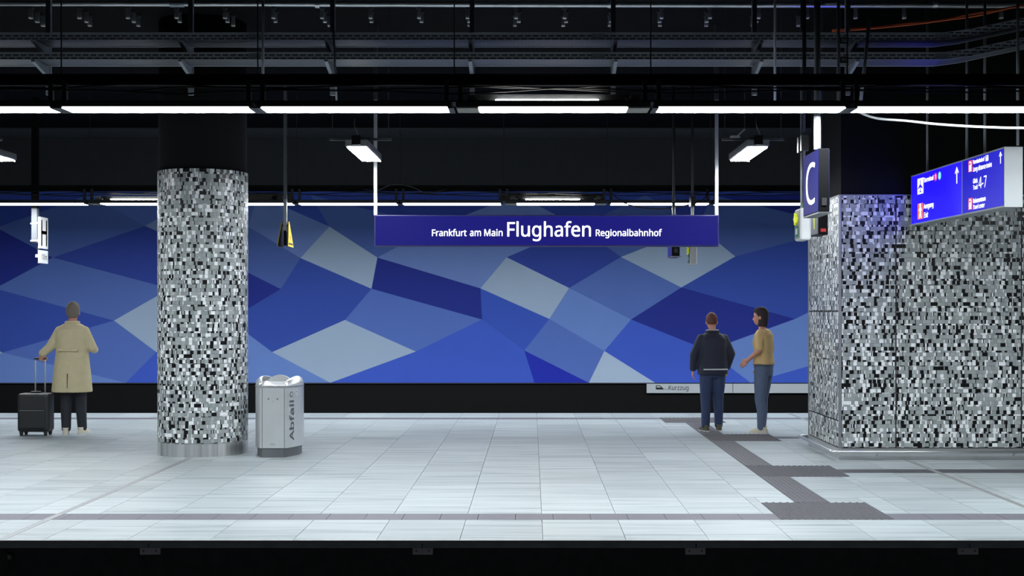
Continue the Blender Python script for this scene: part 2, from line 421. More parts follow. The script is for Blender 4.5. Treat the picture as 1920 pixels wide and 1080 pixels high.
for (y0, y1) in [(10.97, 12.68), (13.58, 16.15), (17.05, 18.80)]:
    n = round((y1 - y0) / .3); d = (y1 - y0) / n
    for j in range(n):
        o = link('tactile_rib_tile', RM, floor); o.location = ((GX0+GX1)/2, y0 + d*(j+.5), 0); o.scale = (1, d/.3, 1)
for X in (-3.83, 4.15):
    for dx in (-.02, .02):
        MB().box2((X+dx-.008, YF, -.02), (X+dx+.008, YB, .003)).build('joint_profile', 'joint_steel', floor)
    MB().box2((X-.012, YF, -.02), (X+.012, YB, .0015)).build('joint_seal', 'steel_trim', floor)
# platform edge beams with brackets below
xe = [at(792, 0, YF).x + 1.968*k for k in range(-7, 8)]
for a, b in zip(xe[:-1], xe[1:]):
    MB().box2((a+.004, YF - .004, -.056), (b-.004, YF + .138, -.0225)).build('edge_beam', 'edge_beam', floor)
MB().box2((XL, YF - .012, -.022), (XR, YF - .001, .001)).build('edge_nosing', 'joint_steel', floor)
for a in xe:
    b = MB().box2((a - .073, YF + .02, -.108), (a + .073, YF + .056, -.058)); 
    o = b.build('edge_bracket', 'bracket_steel', floor, bevel=.006)
    for dx in (-.045, .045): MB().cyl((a+dx, YF+.02, -.08), (a+dx, YF+.013, -.08), .008, n=8).build('bracket_bolt', 'grey_metal', o)
cbx = empty('cable_socket', at(18, 1046, YF + .03), 0, 'small dark socket with hanging cable below platform edge at left', 'socket')
MB().box2((-.02, 0, -.02), (.02, .03, .03)).build('housing', 'dark_metal', cbx, bevel=.004)
MB().box2((-.012, -.006, -.008), (.012, 0, .018)).build('cover', 'grey_metal', cbx)
MB().tube([(0, .01, -.02), (0, .005, -.07), (-.01, .005, -.12), (-.05, .01, -.16), (-.12, .02, -.2)], .005, 8).build('cable', 'cable_black', cbx, True)

# ------------------------------------------------------------------ mosaic
GREY = ['mosaic_grout', 'mosaic_grey_a', 'mosaic_grey_b', 'mosaic_grey_c', 'mosaic_white', 'mosaic_black']
def pick(rng, wts):
    r_ = rng.random() * sum(wts); s = 0
    for i, q in enumerate(wts):
        s += q
        if r_ < s: return i
    return len(wts) - 1
def mosaic(mb, u0, u1, v0, v1, fn, rng, vstart=0.0):
    """tiles between u0..u1 and v0..v1; fn(u, v, d) gives the point, d = height above the backing"""
    pat = [('h', .008), ('B', .042), ('t', .020), ('B', .042), ('B', .042), ('t', .020), ('B', .042), ('B', .042), ('B', .042)]
    v = v0; k = 0; J = .0016; Dp = .004
    while v < v1 - .004:
        kind, hh = pat[k % 9]; k += 1
        top = min(v + hh, v1)
        u = u0; first = rng.random() * .03; prev = 0
        while u < u1 - .002:
            if kind == 'B': wd = (.039, .0195, .0095)[pick(rng, (56, 22, 22))]
            elif kind == 't': wd = (.039, .0195, .03)[pick(rng, (35, 35, 30))]
            else: wd = (.05, .03)[pick(rng, (1, 1))]
            if u == u0: wd = max(.008, first)
            e = min(u + wd, u1)
            if kind == 'B':
                if wd > .03: c = (0, 4, 5)[pick(rng, (60, 18, 22))]
                elif wd > .015: c = (0, 4, 5)[pick(rng, (28, 36, 36))]
                else: c = (0, 4, 5)[pick(rng, (10, 46, 44))]
            elif kind == 't': c = (0, 4, 5)[pick(rng, (42, 28, 30))]
            else: c = (0, 4, 5)[pick(rng, (45, 27, 28))]
            if c and c == prev and rng.random() < .6: c = 0
            prev = c
            if c == 0: c = 1 + pick(rng, (30, 40, 30))
            a, b, p, q = u + J/2, e - J/2, v + J/2, top - J/2
            if b - a > .002 and q - p > .002:
                d = Dp + rng.random() * .0012
                vs = [fn(a, p, 0), fn(b, p, 0), fn(b, q, 0), fn(a, q, 0), fn(a, p, d), fn(b, p, d), fn(b, q, d), fn(a, q, d)]
                mb.add(vs, [(4,5,6,7), (0,1,5,4), (1,2,6,5), (2,3,7,6), (3,0,4,7)], c)
            u = e
        v = top
rng = random.Random(3)
# column
CX, CY, CR, CT = -3.834, 14.87, .508, 3.258
colm = empty('column', (CX, CY, 0), 0, 'round platform column clad in black white and grey mosaic with steel base', 'column')
MB().cyl((0, 0, 0), (0, 0, .148), CR + .006, n=72).build('base_ring', 'steel_reflection_streaks', colm, True).modifiers.new('e', 'EDGE_SPLIT').split_angle = R(30)
MB().cyl((0, 0, .148), (0, 0, CT), CR - .001, n=72).build('backing', 'mosaic_grout', colm)
for k in range(9):
    a = R(-170 + 40*k - 8); c, s = math.cos(a), math.sin(a)
    MB().box((c*(CR+.0065), s*(CR+.0065), .074), (.003, .004, .146), 0, Matrix.Rotation(a, 3, 'Z')).build('base_seam', 'steel_trim', colm)
mb = MB(); circ = 2*math.pi*CR
mosaic(mb, 0, circ, .150, CT, lambda u, v, d: ((CR+d)*math.cos(u/CR), (CR+d)*math.sin(u/CR), v), rng)
o = mb.build('mosaic_cladding', GREY, colm); tag(o, kind='stuff')
MB().cyl((0, 0, CT), (0, 0, ZC), CR - .008, n=48).build('upper_shaft', 'black_paint', colm, True)

# mosaic block (lift shaft)
blk = empty('mosaic_block', ((KX0+KX1)/2, (KY0+KY1)/2, 0), 0, 'large rectangular block clad in black white and grey mosaic with steel corners and bumper rail', 'pillar')
bx, by = (KX0+KX1)/2, (KY0+KY1)/2
lx0, lx1, ly0, ly1 = KX0-bx, KX1-bx, KY0-by, KY1-by
ZT = 2.94; ZP = .135
MB().box2((lx0+.012, ly0+.012, 0), (lx1-.012, ly1-.012, ZT)).build('core', 'mosaic_grout', blk)
MB().box2((lx0+.03, ly0+.03, ZT), (lx1-.03, ly1-.03, ZC)).build('upper_shaft', 'black_paint', blk)
mb = MB().box2((lx0+.004, ly0+.004, .0), (lx1-.004, ly0+.011, ZP-.01)).box2((lx0+.004, ly0+.011, 0), (lx0+.011, ly1-.004, ZP-.01))
mb.build('plinth', 'steel', blk)
for a, b in ((.033, .628), (.642, 2.02), (2.035, 2.63)):
    mb = MB(); mosaic(mb, lx0+a, lx0+b, ZP, ZT-.012, lambda u, v, d: (u, ly0+.012-d, v), rng)
    tag(mb.build('mosaic_panel', GREY, blk), kind='stuff')
for z0, z1 in ((ZP, .42), (.435, 1.64), (1.655, ZT-.012)):
    mb = MB(); mosaic(mb, ly0+.035, ly1-.035, z0, z1, lambda u, v, d: (lx0+.012-d, u, v), rng)
    tag(mb.build('mosaic_panel', GREY, blk), kind='stuff')
for x in (.635, 2.027): MB().box2((lx0+x-.006, ly0+.006, ZP), (lx0+x+.006, ly0+.0115, ZT)).build('panel_joint', 'ink', blk)
for z in (.4275, 1.6475): MB().box2((lx0+.006, ly0+.035, z-.006), (lx0+.0115, ly1-.035, z+.006)).build('panel_joint', 'ink', blk)
for (x0, x1, y0, y1) in ((lx0, lx0+.03, ly0, ly0+.03), (lx0, lx0+.03, ly1-.03, ly1), (lx1-.03, lx1, ly0, ly0+.03)):
    MB().box2((x0, y0, ZP-.008), (x1, y1, ZT)).build('corner_profile', 'steel_trim', blk, bevel=.004)
MB().box2((lx0+.03, ly0+.002, ZT-.011), (lx1-.03, ly0+.012, ZT)).build('top_profile', 'steel_trim', blk)
MB().box2((lx0+.002, ly0+.03, ZT-.011), (lx0+.012, ly1-.03, ZT)).build('top_profile', 'steel_trim', blk)
rr = .019; rx, ry, rz_ = lx0-.095, ly0-.095, .098
def arc(cx, cy, r, a0, a1, n=6): return [(cx + r*math.cos(R(a0+(a1-a0)*k/n)), cy + r*math.sin(R(a0+(a1-a0)*k/n)), rz_) for k in range(n+1)]
path = [(lx0+.05, ly1+.095, rz_)] + arc(rx+.06, ly1+.035, .06, 90, 180) + arc(rx+.06, ry+.06, .06, 180, 270) + [(lx1+.03, ry, rz_)]
MB().tube(path, rr, 12).build('bumper_rail', 'steel', blk, True)
for x in (lx0+.42, lx0+1.93, lx0+2.5):
    b = MB().cyl((x, ry, rz_), (x, ry+.03, rz_-.012), .011, n=8).cyl((x, ry+.03, rz_-.012), (x, ly0+.005, .05), .011, n=8)
    b.build('rail_bracket', 'steel', blk)
for y in (ly0+.4, ly1-.3):
    MB().cyl((rx, y, rz_), (lx0+.006, y, .05), .011, n=8).build('rail_bracket', 'steel', blk)

# ------------------------------------------------------------------ litter bin
BL, BW, BB = .84, .285, .125          # length, end width, side bulge
BY0 = 14.34; BXc = (at(487, 0, BY0).x + at(535, 0, BY0).x) / 2
binr = empty('litter_bin', (BXc, BY0 + BL/2, 0), R(0), 'stainless steel platform litter bin marked Abfall beside the mosaic column', 'litter bin')
def side(t, off=0.0):                   # t 0..1 from the front end to the back on the +X side
    y = -BL/2 + BL*t; return (BW/2 + BB*math.sin(math.pi*t)**.9 + off, y)
NS = 18
def foot(off=0.0, inset=0.0):
    pr = [side(k/NS, off) for k in range(NS+1)]
    pr = [(x, y*(1-inset)) for x, y in pr]
    return pr + [(-x, y) for x, y in reversed(pr)]
MB().prism(foot(-.022, .03), 0, .105).build('plinth', 'steel_dark', binr)
MB().prism(foot(), .105, .785).build('body', 'steel_bin', binr)
MB().prism(foot(.003, -.004), .787, .800).build('rim', 'steel', binr)
for yy in (-1, 1):
    y = yy*(BL/2)
    dr = MB().box2((-BW/2+.028, y-.004*(yy > 0)-.003, .108), (BW/2-.012, y+.003, .779)).build('door', 'steel_bin', binr)
    if yy < 0:
        for x in (-BW/2+.026, BW/2-.010): MB().box2((x-.002, y-.0045, .106), (x+.002, y, .783)).build('door_gap', 'ink', binr)
        for x, z, r_ in ((-.045, .66, .009), (.055, .66, .009), (.005, .632, .004)):
            MB().cyl((x, y-.003, z), (x, y-.008, z), r_, n=10).build('lock', 'steel_dark', dr)
        MB().box2((-.03, y-.0045, .155), (.03, y-.003, .158)).build('door_slot', 'steel_dark', dr)
        MB().box2((-.03, y-.0045, .139), (.03, y-.003, .142)).build('door_slot', 'steel_dark', dr)
# hood: two curved side wings, a scoop and a tall cross arch
def hood_wing(sg):
    b = MB(); n = 16; grid = []
    for k in range(n+1):
        t = .03 + .94*k/n; x, y = side(t)
        hgt = .10*math.sin(math.pi*t)**.5
        for q in range(6):
            a = q/5*math.pi/2
            grid.append((sg*(x - (1-math.cos(a))*(.035+.05*math.sin(math.pi*t))), y, .800 + hgt*math.sin(a)))
    fs = [(k*6+q, k*6+q+1, (k+1)*6+q+1, (k+1)*6+q) for k in range(n) for q in range(5)]
    b.add(grid, fs)
    o = b.build('hood_wing', 'steel_bin', binr, True)
    m_ = o.modifiers.new('s', 'SOLIDIFY'); m_.thickness = .004
for sg in (-1, 1): hood_wing(sg)
arch = [(-.175 + .35*k/20, .80 + .112*math.sin(math.pi*k/20)**.7) for k in range(21)]
b = MB()
for dy in (-.012, .012): pass
n = len(arch); 
b.add([(x, -.012, z) for x, z in arch] + [(x, .012, z) for x, z in arch], [tuple(range(n)), tuple(reversed(range(n, 2*n)))] + [(k, (k+1) % n, n+(k+1) % n, n+k) for k in range(n)])
b.build('cross_arch', 'steel_bin', binr)
for sg in (-1, 1):                     # scoop that falls from the arch to each end
    b = MB(); g = []
    for k in range(9):
        t = k/8; y = sg*(.02 + t*(BL/2-.045)); wdt = .5*(BW-.03) + (BB-.05)*math.cos(math.pi/2*t)
        zc = .80 + .03*(1-t)**3 + .004
        for q in range(7):
            u = -1 + 2*q/6; g.append((u*wdt, y, zc + .012*u*u*(1-t)))
    b.add(g, [(k*7+q, k*7+q+1, (k+1)*7+q+1, (k+1)*7+q) for k in range(8) for q in range(6)])
    b.build('scoop', 'steel', binr, True)
def on_side(a, z):                      # text runs upwards along z, letters' height along the curved side
    t = a / BL; x, y = side(t, .0025); return Vector((x, y, z))
lettering('lettering', 'Abfall', 'ink_grey', binr, None, None, None, .46, .082, bold=.02, capref=1,
          fn=lambda a, b: on_side(.145 - b*1.0, .178 + a))
for rad, c_ in ((.026, 'ink_grey'), (.018, 'steel_bin')):
    pts = [on_side(.10 + rad*1.1*math.cos(2*math.pi*k/16), .705 + rad*1.2*math.sin(2*math.pi*k/16)) for k in range(16)]
    pts = [p + Vector((.001 if c_ == 'steel_bin' else 0, 0, 0)) for p in pts]
    flat('emblem', pts, c_, binr)
flat('sticker', [on_side(a, z) for a, z in ((.185, .70), (.225, .70), (.225, .752), (.185, .752))], 'board_white', binr)
flat('sticker_mark', [on_side(a, z) + Vector((.001, 0, 0)) for a, z in ((.200, .718), (.21, .718), (.21, .738), (.200, .738))], 'ink', binr)

# ------------------------------------------------------------------ strip lights in two rows
PIT, SL, SWD = 1.583, 1.48, .25
def strip_light(X0, Y, z, special, label, group):
    t = empty('strip_light', (X0 + SL/2, Y, z), 0, label, 'light', group)
    MB().box2((-SL/2-.035, -SWD/2-.012, .006), (SL/2+.035, SWD/2+.012, .045)).build('housing', 'dark_metal', t)
    if not special:
        MB().box2((-SL/2, -SWD/2, -.002), (SL/2, SWD/2, .005)).build('diffuser', 'light_white', t)
        for s in (-1, 1): MB().box2((s*(SL/2+.003), -SWD/2-.01, -.006), (s*(SL/2+.05), SWD/2+.01, .005)).build('end_cap', 'dark_metal', t)
    else:
        e = .59
        MB().box2((-e, -SWD/2, -.002), (e, SWD/2, .005)).build('diffuser', 'light_warm', t)
        for s in (-1, 1):
            MB().box2((s*(e+.006), -SWD/2, -.004), (s*(SL/2+.03), SWD/2, .005)).build('end_cap', 'holder_beige', t)
            MB().box2((s*(e+.03), -.06, .05), (s*(SL/2-.05), -.02, .115)).build('lamp_holder', 'holder_beige', t)
            MB().cyl((s*(e-.01), -.05, .075), (s*(e+.03), -.05, .075), .016, n=10).build('socket', 'board_white', t)
        MB().cyl((-e*.78, -.05, .072), (e*.62, -.05, .072), .006, n=10).build('lamp_tube', 'light_warm', t)
        MB().box2((-e-.03, -.01, .05), (e+.03, .05, .125)).build('reflector', 'dark_metal', t)
    return t
def row(Y, z, X0, ks, specials, words, grp):
    for k in ks:
        strip_light(X0 + PIT*k, Y, z, k in specials, words(k), grp)
nearw = {0: 'near row ceiling strip light, long one above the mosaic column', 1: 'near row ceiling strip light, next to the left end of the open fixture',
  2: 'near row ceiling strip light with open casing, beige holders and bare tube', 3: 'near row ceiling strip light to the right of the open fixture',
  4: 'near row ceiling strip light cut off by the right picture edge', -1: 'near row ceiling strip light cut off by the left picture edge'}
farw = {-3: 'far row ceiling strip light above the H stop sign', -2: 'far row ceiling strip light with bare tube just left of the mosaic column', -1: 'far row ceiling strip light between mosaic column and yellow triangles',
  0: 'far row ceiling strip light just right of the hanging yellow triangles', 1: 'far row ceiling strip light just left of the brightest centre one', 2: 'far row ceiling strip light, brightest shorter one above the station name',
  3: 'far row ceiling strip light above the right half of the station name', 4: 'far row ceiling strip light ending at the white device box', -4: 'far row ceiling strip light beyond the left picture edge', -5: 'far row ceiling strip light well beyond the left picture edge'}
row(10.27, 3.268, -3.735, range(-4, 8), (2,), lambda k: nearw.get(k, 'near row ceiling strip light beyond the picture edge'), 'strip lights of the near row')
row(19.5, 3.28, -3.54, range(-5, 8), (-2, 2), lambda k: farw.get(k, 'far row ceiling strip light hidden behind the mosaic block'), 'strip lights of the far row')
# carrier rails above each row with posts and hangers
for Y, z, X0, nm, fl in ((10.27, 3.268, -3.735, 'near', 3.465), (19.5, 3.28, -3.54, 'far', 3.48)):
    t = empty('light_carrier', (0, Y, z), 0, f'long dark carrier rail holding the {nm} row of strip lights', 'rail')
    MB().box2((XL, -.03, fl - z), (XR, .03, fl - z + .09)).build('fascia_rail', 'black_paint', t)
    MB().box2((XL, -.11, .047), (XR, -.085, .060)).build('lower_rail', 'dark_metal', t)
    MB().box2((XL, .085, .047), (XR, .11, .060)).build('lower_rail', 'dark_metal', t)
    for k in range(-5, 9):
        x = X0 + PIT*k - .055
        if not XL < x < XR: continue
        for dx in (-.055, .055): MB().box2((x+dx-.018, -.09, .05), (x+dx+.018, -.05, fl - z + .03)).build('post', 'dark_metal', t)
        MB().box2((x-.08, -.12, .047), (x+.08, .12, .058)).build('joint_plate', 'dark_metal', t)
        MB().cyl((x, 0, fl - z + .08), (x, 0, ZC - z), .006, n=6).build('hanger_rod', 'cable_black', t)
    # loose cables lying on the rail
    rg = random.Random(5 if nm == 'near' else 6)
    for c in range(3):
        pts = []
        for i in range(60):
            x = XL + .2 + (XR - XL - .4)*i/59
            pts.append((x, -.075 + .02*c, .14 + .022*c + .018*math.sin(i*1.3 + c*2) + rg.uniform(-.008, .008)))
        MB().tube(pts, .007, 6).build('cable', 'cable_black', t, True)
# round cable glands and cover boards seen on the far row's open fixtures
t = empty('cover_board', (at(1037, 0, 19.65).x, 19.65, 3.36), 0, 'dull grey cover board with round holes above the brightest far strip light', 'board')
MB().box2((-.8, -.01, 0), (.8, .01, .10)).build('board', 'holder_beige', t)
for px in (974, 1036, 1099):
    x = at(px, 0, 19.6).x - t.location.x; ring = [(x + .035*math.cos(2*math.pi*k/16), -.016, .05 + .035*math.sin(2*math.pi*k/16)) for k in range(17)]
    MB().tube(ring, .006, 6).build('ring', 'dark_metal', t, True)
t = empty('cover_board', (at(506, 0, 19.65).x, 19.65, 3.36), 0, 'dull grey cover board left of the hanging yellow triangles', 'board')
MB().box2((-.36, -.01, 0), (.36, .01, .10)).build('board', 'holder_beige', t)
x = at(514, 0, 19.6).x - t.location.x
MB().ball((x, -.04, .03), .035).build('round_lamp', 'dark_metal', t, True)

# ------------------------------------------------------------------ box lights over the platform
def box_light(X, label):
    Y0, L_, W_, z = 13.3, 1.2, .195, 3.358
    t = empty('box_light', (X, Y0 + L_/2, z), 0, label, 'light', 'hanging box lights over the platform')
    MB().prism([(-W_/2-.02, -L_/2-.02), (W_/2+.02, -L_/2-.02), (W_/2+.02, L_/2+.02), (-W_/2-.02, L_/2+.02)], .006, .085).build('housing', 'grey_metal', t, bevel=.012)
    MB().box2((-W_/2, -L_/2, -.006), (W_/2, L_/2, .006)).build('diffuser', 'box_light', t)
    MB().box2((-.045, -L_/2-.05, .02), (.045, -L_/2-.02, .12)).build('driver_box', 'black_paint', t, bevel=.004)
    MB().box2((-.33, -.02 - L_/4, .11), (.33, .02 - L_/4, .135)).build('cross_bar', 'dark_metal', t)
    for s in (-1, 1): MB().cyl((s*.3, -L_/4, .13), (s*.3, -L_/4, ZC - z), .006, n=6).build('hanger_rod', 'dark_metal', t)
    for y in (-L_/4, L_/4): MB().box2((-.03, y-.02, .08), (.03, y+.02, .14)).build('clamp', 'dark_metal', t)
    MB().box2((W_/2+.004, L_/2-.03, -.016), (W_/2+.018, L_/2-.01, .004)).build('latch', 'grey_metal', t)
    MB().tube([(.02, -L_/2-.03, .12), (.0, -L_/2-.03, .17), (-.02, -L_/2-.02, .22), (-.02, -L_/2, .30)], .006, 6).build('cable', 'grey_metal', t, True)
box_light(-5.98, 'hanging white box light cut off by the left picture edge')
box_light(-1.828, 'hanging white box light above the left end of the station name')
box_light(2.36, 'hanging white box light above the right end of the station name')

# ------------------------------------------------------------------ station name sign
YS = 14.87
p0, p1 = at(702, 462, YS), at(1348, 403, YS)
W_, H_ = p1.x - p0.x, p1.z - p0.z
sg = empty('station_sign', ((p0.x+p1.x)/2, YS, p0.z), 0, 'long blue hanging station sign reading Frankfurt am Main Flughafen Regionalbahnhof', 'sign')
MB().box2((-W_/2, .002, 0), (W_/2, .14, H_)).build('case', 'sign_rim', sg, bevel=.006)
xj = at(1027, 0, YS).x - sg.location.x
MB().box2((-W_/2+.012, -.004, .014), (xj-.002, .003, H_-.014)).build('face_panel', 'sign_blue', sg)
MB().box2((xj+.002, -.004, .014), (W_/2-.012, .003, H_-.014)).build('face_panel', 'sign_blue', sg)
q = YS / F
def sline(body, x0, x1, base, cap, bold):
    lettering('lettering', body, 'sign_white', sg, ((x0 - 1025) * q, -.007, (462 - base) * q), (1, 0, 0), (0, 0, 1), (x1-x0)*q, cap*q, bold=bold, capref=1)
sline('Frankfurt', 810, 875, 442.6, 13.2, .012)
sline('am', 881, 902, 442.6, 10.0, .012)
sline('Main', 908, 942.5, 442.6, 13.2, .012)
sline('Flughafen', 951, 1108, 443.2, 28.5, .009)
sline('Regionalbahnhof', 1117, 1241, 442.6, 13.2, .012)
for px in (703, 1345):
    x = (px - 1025)*q
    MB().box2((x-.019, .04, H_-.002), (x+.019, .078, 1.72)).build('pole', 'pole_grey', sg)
    MB().box2((x-.023, .036, 1.72), (x+.023, .082, ZC - p0.z)).build('shaded_upper_pole', 'dark_metal', sg)  # same pole, coloured dark to imitate shade above the lamps

# ------------------------------------------------------------------ letter signs
def letter_sign(loc, label, letter, height, depth, th, polex, poleY, polemat, r_):
    t = empty('letter_sign', loc, 0, label, 'sign', 'hanging letter signs')
    MB().box2((.0, 0, 0), (th, depth, height)).build('case', 'screen_dark', t, bevel=.004)
    MB().box2((-.004, .006, .006), (.0, depth-.006, height-.006)).build('face_panel', 'letter_blue', t)
    MB().box2((th, .006, .006), (th+.004, depth-.006, height-.006)).build('face_panel', 'letter_blue', t)
    if letter:
        lettering('lettering', letter, 'letter_white', t, (-.006, depth*.80, height*.15), (0, -1, 0), (0, 0, 1), depth*.62, height*.68, bold=-.004)
    MB().box2((-.002, -.002, -.012), (th+.02, depth, 0)).build('bottom_profile', 'grey_metal', t)
    MB().box2((th*.3, -.006, height*.1), (th*.75, 0, height*.22)).build('end_plate', 'dark_metal', t)
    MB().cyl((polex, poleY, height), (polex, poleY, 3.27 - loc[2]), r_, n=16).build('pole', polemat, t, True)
    MB().cyl((polex, poleY, 3.27 - loc[2]), (polex, poleY, ZC - loc[2]), r_*.92, n=16).build('shaded_upper_pole', 'dark_metal', t, True)  # pole continues; darker colour stands in for the unlit part above the strip lights
    return t
cz = CAMZ + 186/F*10.55
letter_sign((at(1535, 0, 10.55).x, 10.55, cz), 'blue hanging sign with a large white letter C on a white pole', 'C', .525, .58, .088, .004, .07, 'white_pole', .029)
letter_sign((at(1260, 0, 18.6).x, 18.6, CAMZ + 103/F*18.6), 'small far blue letter sign half hidden behind the station sign', None, .50, .55, .11, .055, .28, 'pole_grey', .024)

# white service boxes hanging on two rods
def service_box(X, Y, zb, label, h=.31):
    t = empty('service_box', (X, Y, zb), 0, label, 'device', 'hanging service boxes')
    MB().box2((0, 0, 0), (.10, .27, h)).build('housing', 'device_white', t, bevel=.018)
    MB().box2((.10, .03, .02), (.106, .24, h-.02)).build('side_cover', 'device_white', t)
    MB().box2((-.006, .03, .02), (0, .24, h-.02)).build('side_panel', 'alu_cap', t)
    b = MB().cyl((-.006, .135, h*.68), (-.03, .135, h*.68), .045, n=10)
    b.build('yellow_button', 'signal_yellow', t)
    for k in range(5):
        a = 2*math.pi*k/5; MB().ball((-.02, .135+.05*math.cos(a), h*.68+.05*math.sin(a)), .014, 6).build('button_lobe', 'signal_yellow', t)
    MB().box2((-.009, .07, h*.12), (-.005, .21, h*.46)).build('green_label', 'green', t)
    MB().box2((-.011, .10, h*.2), (-.008, .18, h*.38)).build('label_print', 'board_white', t)
    for y in (.06, .2):
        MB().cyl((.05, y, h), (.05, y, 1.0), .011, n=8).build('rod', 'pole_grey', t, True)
        MB().cyl((.05, y, 1.0), (.05, y, ZC - zb), .0105, n=8).build('shaded_upper_rod', 'dark_metal', t, True)  # rod goes on in a darker colour, painted shade above lamp height
        MB().box2((.015, y-.03, h+.55), (.085, y+.03, h+.70)).build('junction_box', 'dark_metal', t)
    MB().cyl((.05, .06, h), (.05, .06, h+.05), .022, n=10).build('connector', 'green', t)
service_box(at(1501, 0, 12.2).x, 12.2, CAMZ + 133/F*12.2, 'white hanging service box with yellow button left of the letter C sign')
service_box(at(1294, 0, 18.7).x, 18.7, CAMZ + 87/F*18.7, 'narrow grey service box with yellow button hanging below the station sign')
# dark display box below the letter sign
t = empty('display_box', (at(1535, 0, 13.0).x, 13.0, CAMZ + 143/F*13.0), 0, 'dark hanging display box with yellow arrow under the letter C sign', 'display')
MB().box2((0, 0, 0), (.095, .37, .26)).build('housing', 'screen_dark', t, bevel=.004)
MB().box2((-.003, .02, .015), (0, .35, .245)).build('screen', 'ink_grey', t)
ar = [(.20, .07), (.20, .19), (.235, .17), (.185, .235), (.135, .17), (.17, .19), (.17, .07)]
flat('arrow', [(-.005, y, z) for y, z in ar], 'signal_yellow', t)
MB().box2((.02, -.003, .03), (.075, 0, .062)).build('red_label', 'red', t)
for y in (.08, .3): MB().cyl((.05, y, .26), (.05, y, ZC - t.location.z), .009, n=8).build('rod', 'dark_metal', t)

# ------------------------------------------------------------------ wayfinding sign
Yn = 11.5; Pn = Vector((886/F*Yn, Yn, 0)); Pf = Vector((866/F*Yn, Yn*1.218, 0))
wz0, wz1 = CAMZ + 195/F*Yn, CAMZ + 308/F*Yn
ud = (Pn - Pf).normalized(); Lw = (Pn - Pf).length; nd = Vector((-ud.y, ud.x, 0))
if nd.x > 0: nd = -nd                                 # towards the viewer's left
ws = empty('wayfinding_sign', (Pf.x, Pf.y, wz0), 0, 'bright blue hanging wayfinding sign with Terminal, Ausgang and Gleis directions', 'sign')
HW = wz1 - wz0; TH = .17
def wp(u, v, d=0.0): return Vector((ud.x*u + nd.x*d, ud.y*u + nd.y*d, v))
def wpix(zx, zy):
    x, y = 1690 + zx/6.352, 260 + zy/6.352
    dr = Vector(((x-PX)/F, 1, -(y-PY)/F)); o_ = Vector((0, 0, CAMZ))
    base = Vector((Pf.x, Pf.y, 0)); tt = (base - o_).dot(nd) / dr.dot(nd); P_ = o_ + dr*tt
    return (P_ - base).dot(ud), P_.z - wz0
b = MB(); rect = [(0, 0), (Lw, 0), (Lw, HW), (0, HW)]
b.add([wp(u, v, -.002) for u, v in rect] + [wp(u, v, -TH) for u, v in rect], [(0,1,2,3), (7,6,5,4), (0,4,5,1), (1,5,6,2), (2,6,7,3), (3,7,4,0)])
b.build('case', 'alu_cap', ws)
ud0 = wpix(727, 600)[0]
def wpoly(name, uv, m_, d): return flat(name, [wp(u, v, d) for u, v in uv], m_, ws)
def wrect(name, u0, u1, v0, v1, m_, d): return wpoly(name, [(u0, v0), (u1, v0), (u1, v1), (u0, v1)], m_, d)
for a, b_, m_ in ((.016, ud0-.012, 'way_blue'), (ud0+.012, Lw-.016, 'way_blue_dim')):
    bb_ = MB(); rc = [(a, .016), (b_, .016), (b_, HW-.016), (a, HW-.016)]
    bb_.add([wp(u, v, .002) for u, v in rc] + [wp(u, v, -.0015) for u, v in rc], [(0,1,2,3), (7,6,5,4), (0,4,5,1), (1,5,6,2), (2,6,7,3), (3,7,4,0)])
    bb_.build('face_panel', m_, ws)
wpoly('frame_divider', [(ud0-.01, .01), (ud0+.01, .01), (ud0+.01, HW-.01), (ud0-.01, HW-.01)], 'alu_cap', .003)
def wtext(body, zx0, zx1, ymid_top, ymid_bot, m_='way_white', bold=.012, shear=0.0, cap=1, name='lettering'):
    zm = (zx0+zx1)/2; u0 = wpix(zx0, ymid_top)[0]; u1 = wpix(zx1, ymid_top)[0]
    vt, vb = wpix(zm, ymid_top)[1], wpix(zm, ymid_bot)[1]
    lettering(name, body, m_, ws, None, None, None, u1-u0, vt-vb, bold=bold, shear=shear, capref=cap, fn=lambda a, c: wp(u0+a, vb+c, .006))
def wbox(zx0, zx1, yl_top, yl_bot, m_, name='pictogram_field', d=.004):
    u0, u1 = wpix(zx0, yl_top)[0], wpix(zx1, yl_top)[0]; vt, vb = wpix(zx0, yl_top)[1], wpix(zx0, yl_bot)[1]
    wrect(name, u0, u1, vb, vt, m_, d); return u0, u1, vb, vt
def wshape(name, fr, uv, m_, d=.006):
    u0, u1, v0, v1 = fr; wpoly(name, [(u0+(u1-u0)*a, v0+(v1-v0)*c) for a, c in uv], m_, d)
fr = wbox(197, 266, 482, 667, 'way_white')
wshape('aircraft_pictogram', fr, [(.5, .93), (.56, .85), (.56, .62), (.92, .38), (.92, .30), (.56, .42), (.55, .22), (.68, .12), (.68, .07), (.5, .11), (.32, .07), (.32, .12), (.45, .22), (.44, .42), (.08, .30), (.08, .38), (.44, .62), (.44, .85)], 'way_blue')
wtext('Terminal', 272, 388, 448, 506)
for zx, zy, m_, dg in ((412, 455, 'way_red', '1'), (460, 441, 'way_cyan', '2')):
    uc, vc = wpix(zx, zy); r_ = .043
    wpoly('number_disc', [(uc+r_*math.cos(2*math.pi*k/24), vc+r_*math.sin(2*math.pi*k/24)) for k in range(24)], m_, .004)
    lettering('number', dg, 'way_white', ws, None, None, None, .022 if dg == '1' else .03, .05, bold=.01, fn=lambda a, c, uc=uc, vc=vc, dg=dg: wp(uc - (.011 if dg == '1' else .015) + a, vc-.025+c, .006))
